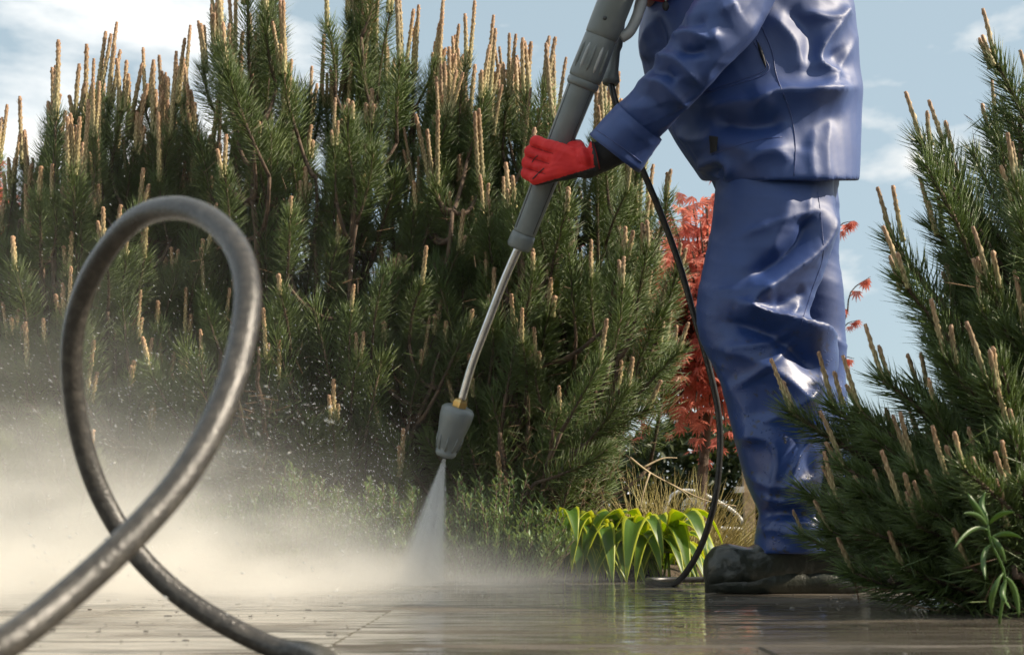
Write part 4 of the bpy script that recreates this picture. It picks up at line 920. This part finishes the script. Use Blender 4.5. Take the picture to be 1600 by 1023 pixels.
for i in range(7500):
    # thrown out from where the jet lands, mostly to the left
    x = hit.x - abs(rng.gauss(0, .55)); y = rng.uniform(2.2, 3.0); h = abs(rng.gauss(0, .17 + .20 * min(1, (hit.x - x))))
    d = Vector((x - hit.x - .05, rng.gauss(0, .15), h * .9 + rng.gauss(.05, .12))); r = rng.uniform(.00035, .0009)
    drop(mb, Vector((x, y, h)), d, r * rng.uniform(3, 9), r)
for i in range(1300):                                                           # splash where the jet lands
    a = rng.uniform(0, 6.28); q_ = abs(rng.gauss(0, .085)); h = abs(rng.gauss(0, .035)); r = rng.uniform(.0004, .0011)
    drop(mb, hit + Vector((q_ * math.cos(a) - .02, q_ * math.sin(a), h)), Vector((math.cos(a) - .5, math.sin(a), 1.2 * rng.random() + .2)), r * rng.uniform(3, 8), r)
for i in range(420):
    x = rng.uniform(-.75, -.25); y = rng.uniform(1.0, 2.4); h = rng.uniform(.05, .42); r = rng.uniform(.0004, .0009)
    drop(mb, Vector((x * y / 2.0, y, h * y / 2)), Vector((-.8, rng.gauss(0, .2), rng.gauss(.5, .4))), r * rng.uniform(3, 8), r)
tag(mb.build('spray_drops', water), 'flying water drops thrown up by the jet', 'water drops', kind='stuff')
mb = MB(); dj = hit - noz_tip
for i in range(2600):
    t = rng.random() ** .8; a = rng.uniform(0, 6.28); rr = (rng.gauss(0, .34)); wd = .004 + .055 * t
    p = noz_tip + dj * t + Vector((wd * rr * math.cos(a) * 1.3, wd * rr * math.sin(a), 0)); r = rng.uniform(.0004, .0009)
    drop(mb, p, (p - noz_tip) + dj * .02, r * rng.uniform(6, 18), r)
jet = tag(mb.build('water_jet', water), 'white jet of water spraying from the nozzle onto the paving', 'water jet', kind='stuff')
# fine spray inside the jet: a cone of air full of droplets
def vol_mat(name, col, aniso):
    m = bpy.data.materials.new(name); m.use_nodes = True; n = m.node_tree.nodes; l = m.node_tree.links; n.remove(n['Principled BSDF'])
    v = n.new('ShaderNodeVolumePrincipled'); v.inputs['Color'].default_value = (*col, 1); v.inputs['Anisotropy'].default_value = aniso; l.new(v.outputs[0], n['Material Output'].inputs['Volume']); return m, n, l, v
def math_node(n, l, op, a, b=None):
    k = n.new('ShaderNodeMath'); k.operation = op
    for i, x in enumerate((a, b)):
        if x is None: continue
        if isinstance(x, (int, float)): k.inputs[i].default_value = x
        else: l.new(x, k.inputs[i])
    return k.outputs[0]
def maprange(n, l, x, a, b, c, d, smooth=True):
    k = n.new('ShaderNodeMapRange'); k.interpolation_type = 'SMOOTHSTEP' if smooth else 'LINEAR'
    for i, q in zip((1, 2, 3, 4), (a, b, c, d)): k.inputs[i].default_value = q
    l.new(x, k.inputs[0]); return k.outputs[0]
vm, n, l, v = vol_mat('jet_spray', (.96, .97, .98), .1); vm.cycles.volume_step_rate = .12
def vnode(op, a, b=None, out=0):
    k = n.new('ShaderNodeVectorMath'); k.operation = op
    for i_, x in enumerate((a, b)):
        if x is None: continue
        if isinstance(x, Vector): k.inputs[i_].default_value = x
        else: l.new(x, k.inputs[i_])
    return k.outputs[out]
gp_ = n.new('ShaderNodeNewGeometry').outputs['Position']; jl = dj.length; ju = dj / jl
va = vnode('SUBTRACT', gp_, noz_tip.copy()); tj = vnode('DOT_PRODUCT', va, ju.copy(), 1)
ra_ = vnode('LENGTH', vnode('CROSS_PRODUCT', va, ju.copy()), None, 1)
q_ = math_node(n, l, 'DIVIDE', ra_, math_node(n, l, 'ADD', .004, math_node(n, l, 'MULTIPLY', tj, .235)))
soft = maprange(n, l, q_, 1.0, .10, 0, 1)
dr_ = vnode('NORMALIZE', va); nz = n.new('ShaderNodeTexNoise'); nz.inputs['Scale'].default_value = 26; nz.inputs['Detail'].default_value = 2; l.new(dr_, nz.inputs['Vector'])
stk = maprange(n, l, nz.outputs[0], .38, .62, .25, 1.7)
thin = math_node(n, l, 'DIVIDE', 1.0, math_node(n, l, 'ADD', .09, math_node(n, l, 'MULTIPLY', tj, 3.0)))
l.new(math_node(n, l, 'MULTIPLY', math_node(n, l, 'MULTIPLY', soft, stk), math_node(n, l, 'MULTIPLY', thin, 34)), v.inputs['Density'])
mb = MB(); mb.tube([noz_tip + dj * t for t in (0, .35, .7, .985)], [.005 + .24 * t * jl for t in (0, .35, .7, .985)], 20); sc_ = mb.build('fine_spray', vm, jet); sc_['kind'] = 'stuff'
mm, n, l, v = vol_mat('mist', (.995, .965, .90), .1)
t = n.new('ShaderNodeNewGeometry'); sp = n.new('ShaderNodeSeparateXYZ'); l.new(t.outputs['Position'], sp.inputs[0]); X, Y, Z = sp.outputs
mp = n.new('ShaderNodeMapping'); mp.inputs['Scale'].default_value = (2.2, 2.2, 5.5); mp.inputs['Rotation'].default_value = (0, R(-18), 0); l.new(t.outputs['Position'], mp.inputs[0])
nz = n.new('ShaderNodeTexNoise'); nz.inputs['Scale'].default_value = 2.1; nz.inputs['Detail'].default_value = 6; l.new(mp.outputs[0], nz.inputs['Vector'])
wis = maprange(n, l, nz.outputs[0], .32, .68, .10, 1.9)
left = maprange(n, l, X, .12, -.85, 0.0, 1.0)
hs = math_node(n, l, 'ADD', .032, math_node(n, l, 'MULTIPLY', left, .056))
low = math_node(n, l, 'EXPONENT', math_node(n, l, 'MULTIPLY', math_node(n, l, 'DIVIDE', Z, hs), -1.0))
veil = math_node(n, l, 'MULTIPLY', maprange(n, l, Z, 1.1, .25, 0, 1), .022)
dens = math_node(n, l, 'ADD', math_node(n, l, 'MULTIPLY', low, 10.0), veil)
dens = math_node(n, l, 'MULTIPLY', dens, math_node(n, l, 'MULTIPLY', wis, math_node(n, l, 'ADD', math_node(n, l, 'MULTIPLY', left, .95), maprange(n, l, X, .35, -.1, 0, .10))))
dens = math_node(n, l, 'MULTIPLY', dens, math_node(n, l, 'MULTIPLY', maprange(n, l, Y, 1.5, 2.3, 0, 1), maprange(n, l, Y, 3.5, 3.1, 0, 1)))
l.new(dens, v.inputs['Density'])
mb = MB(); mb.box((-2.4, 1.5, .006), (.42, 3.5, 1.15)); tag(mb.build('mist', mm, None, False), 'sunlit mist of fine spray drifting left from the jet', 'mist', kind='stuff')
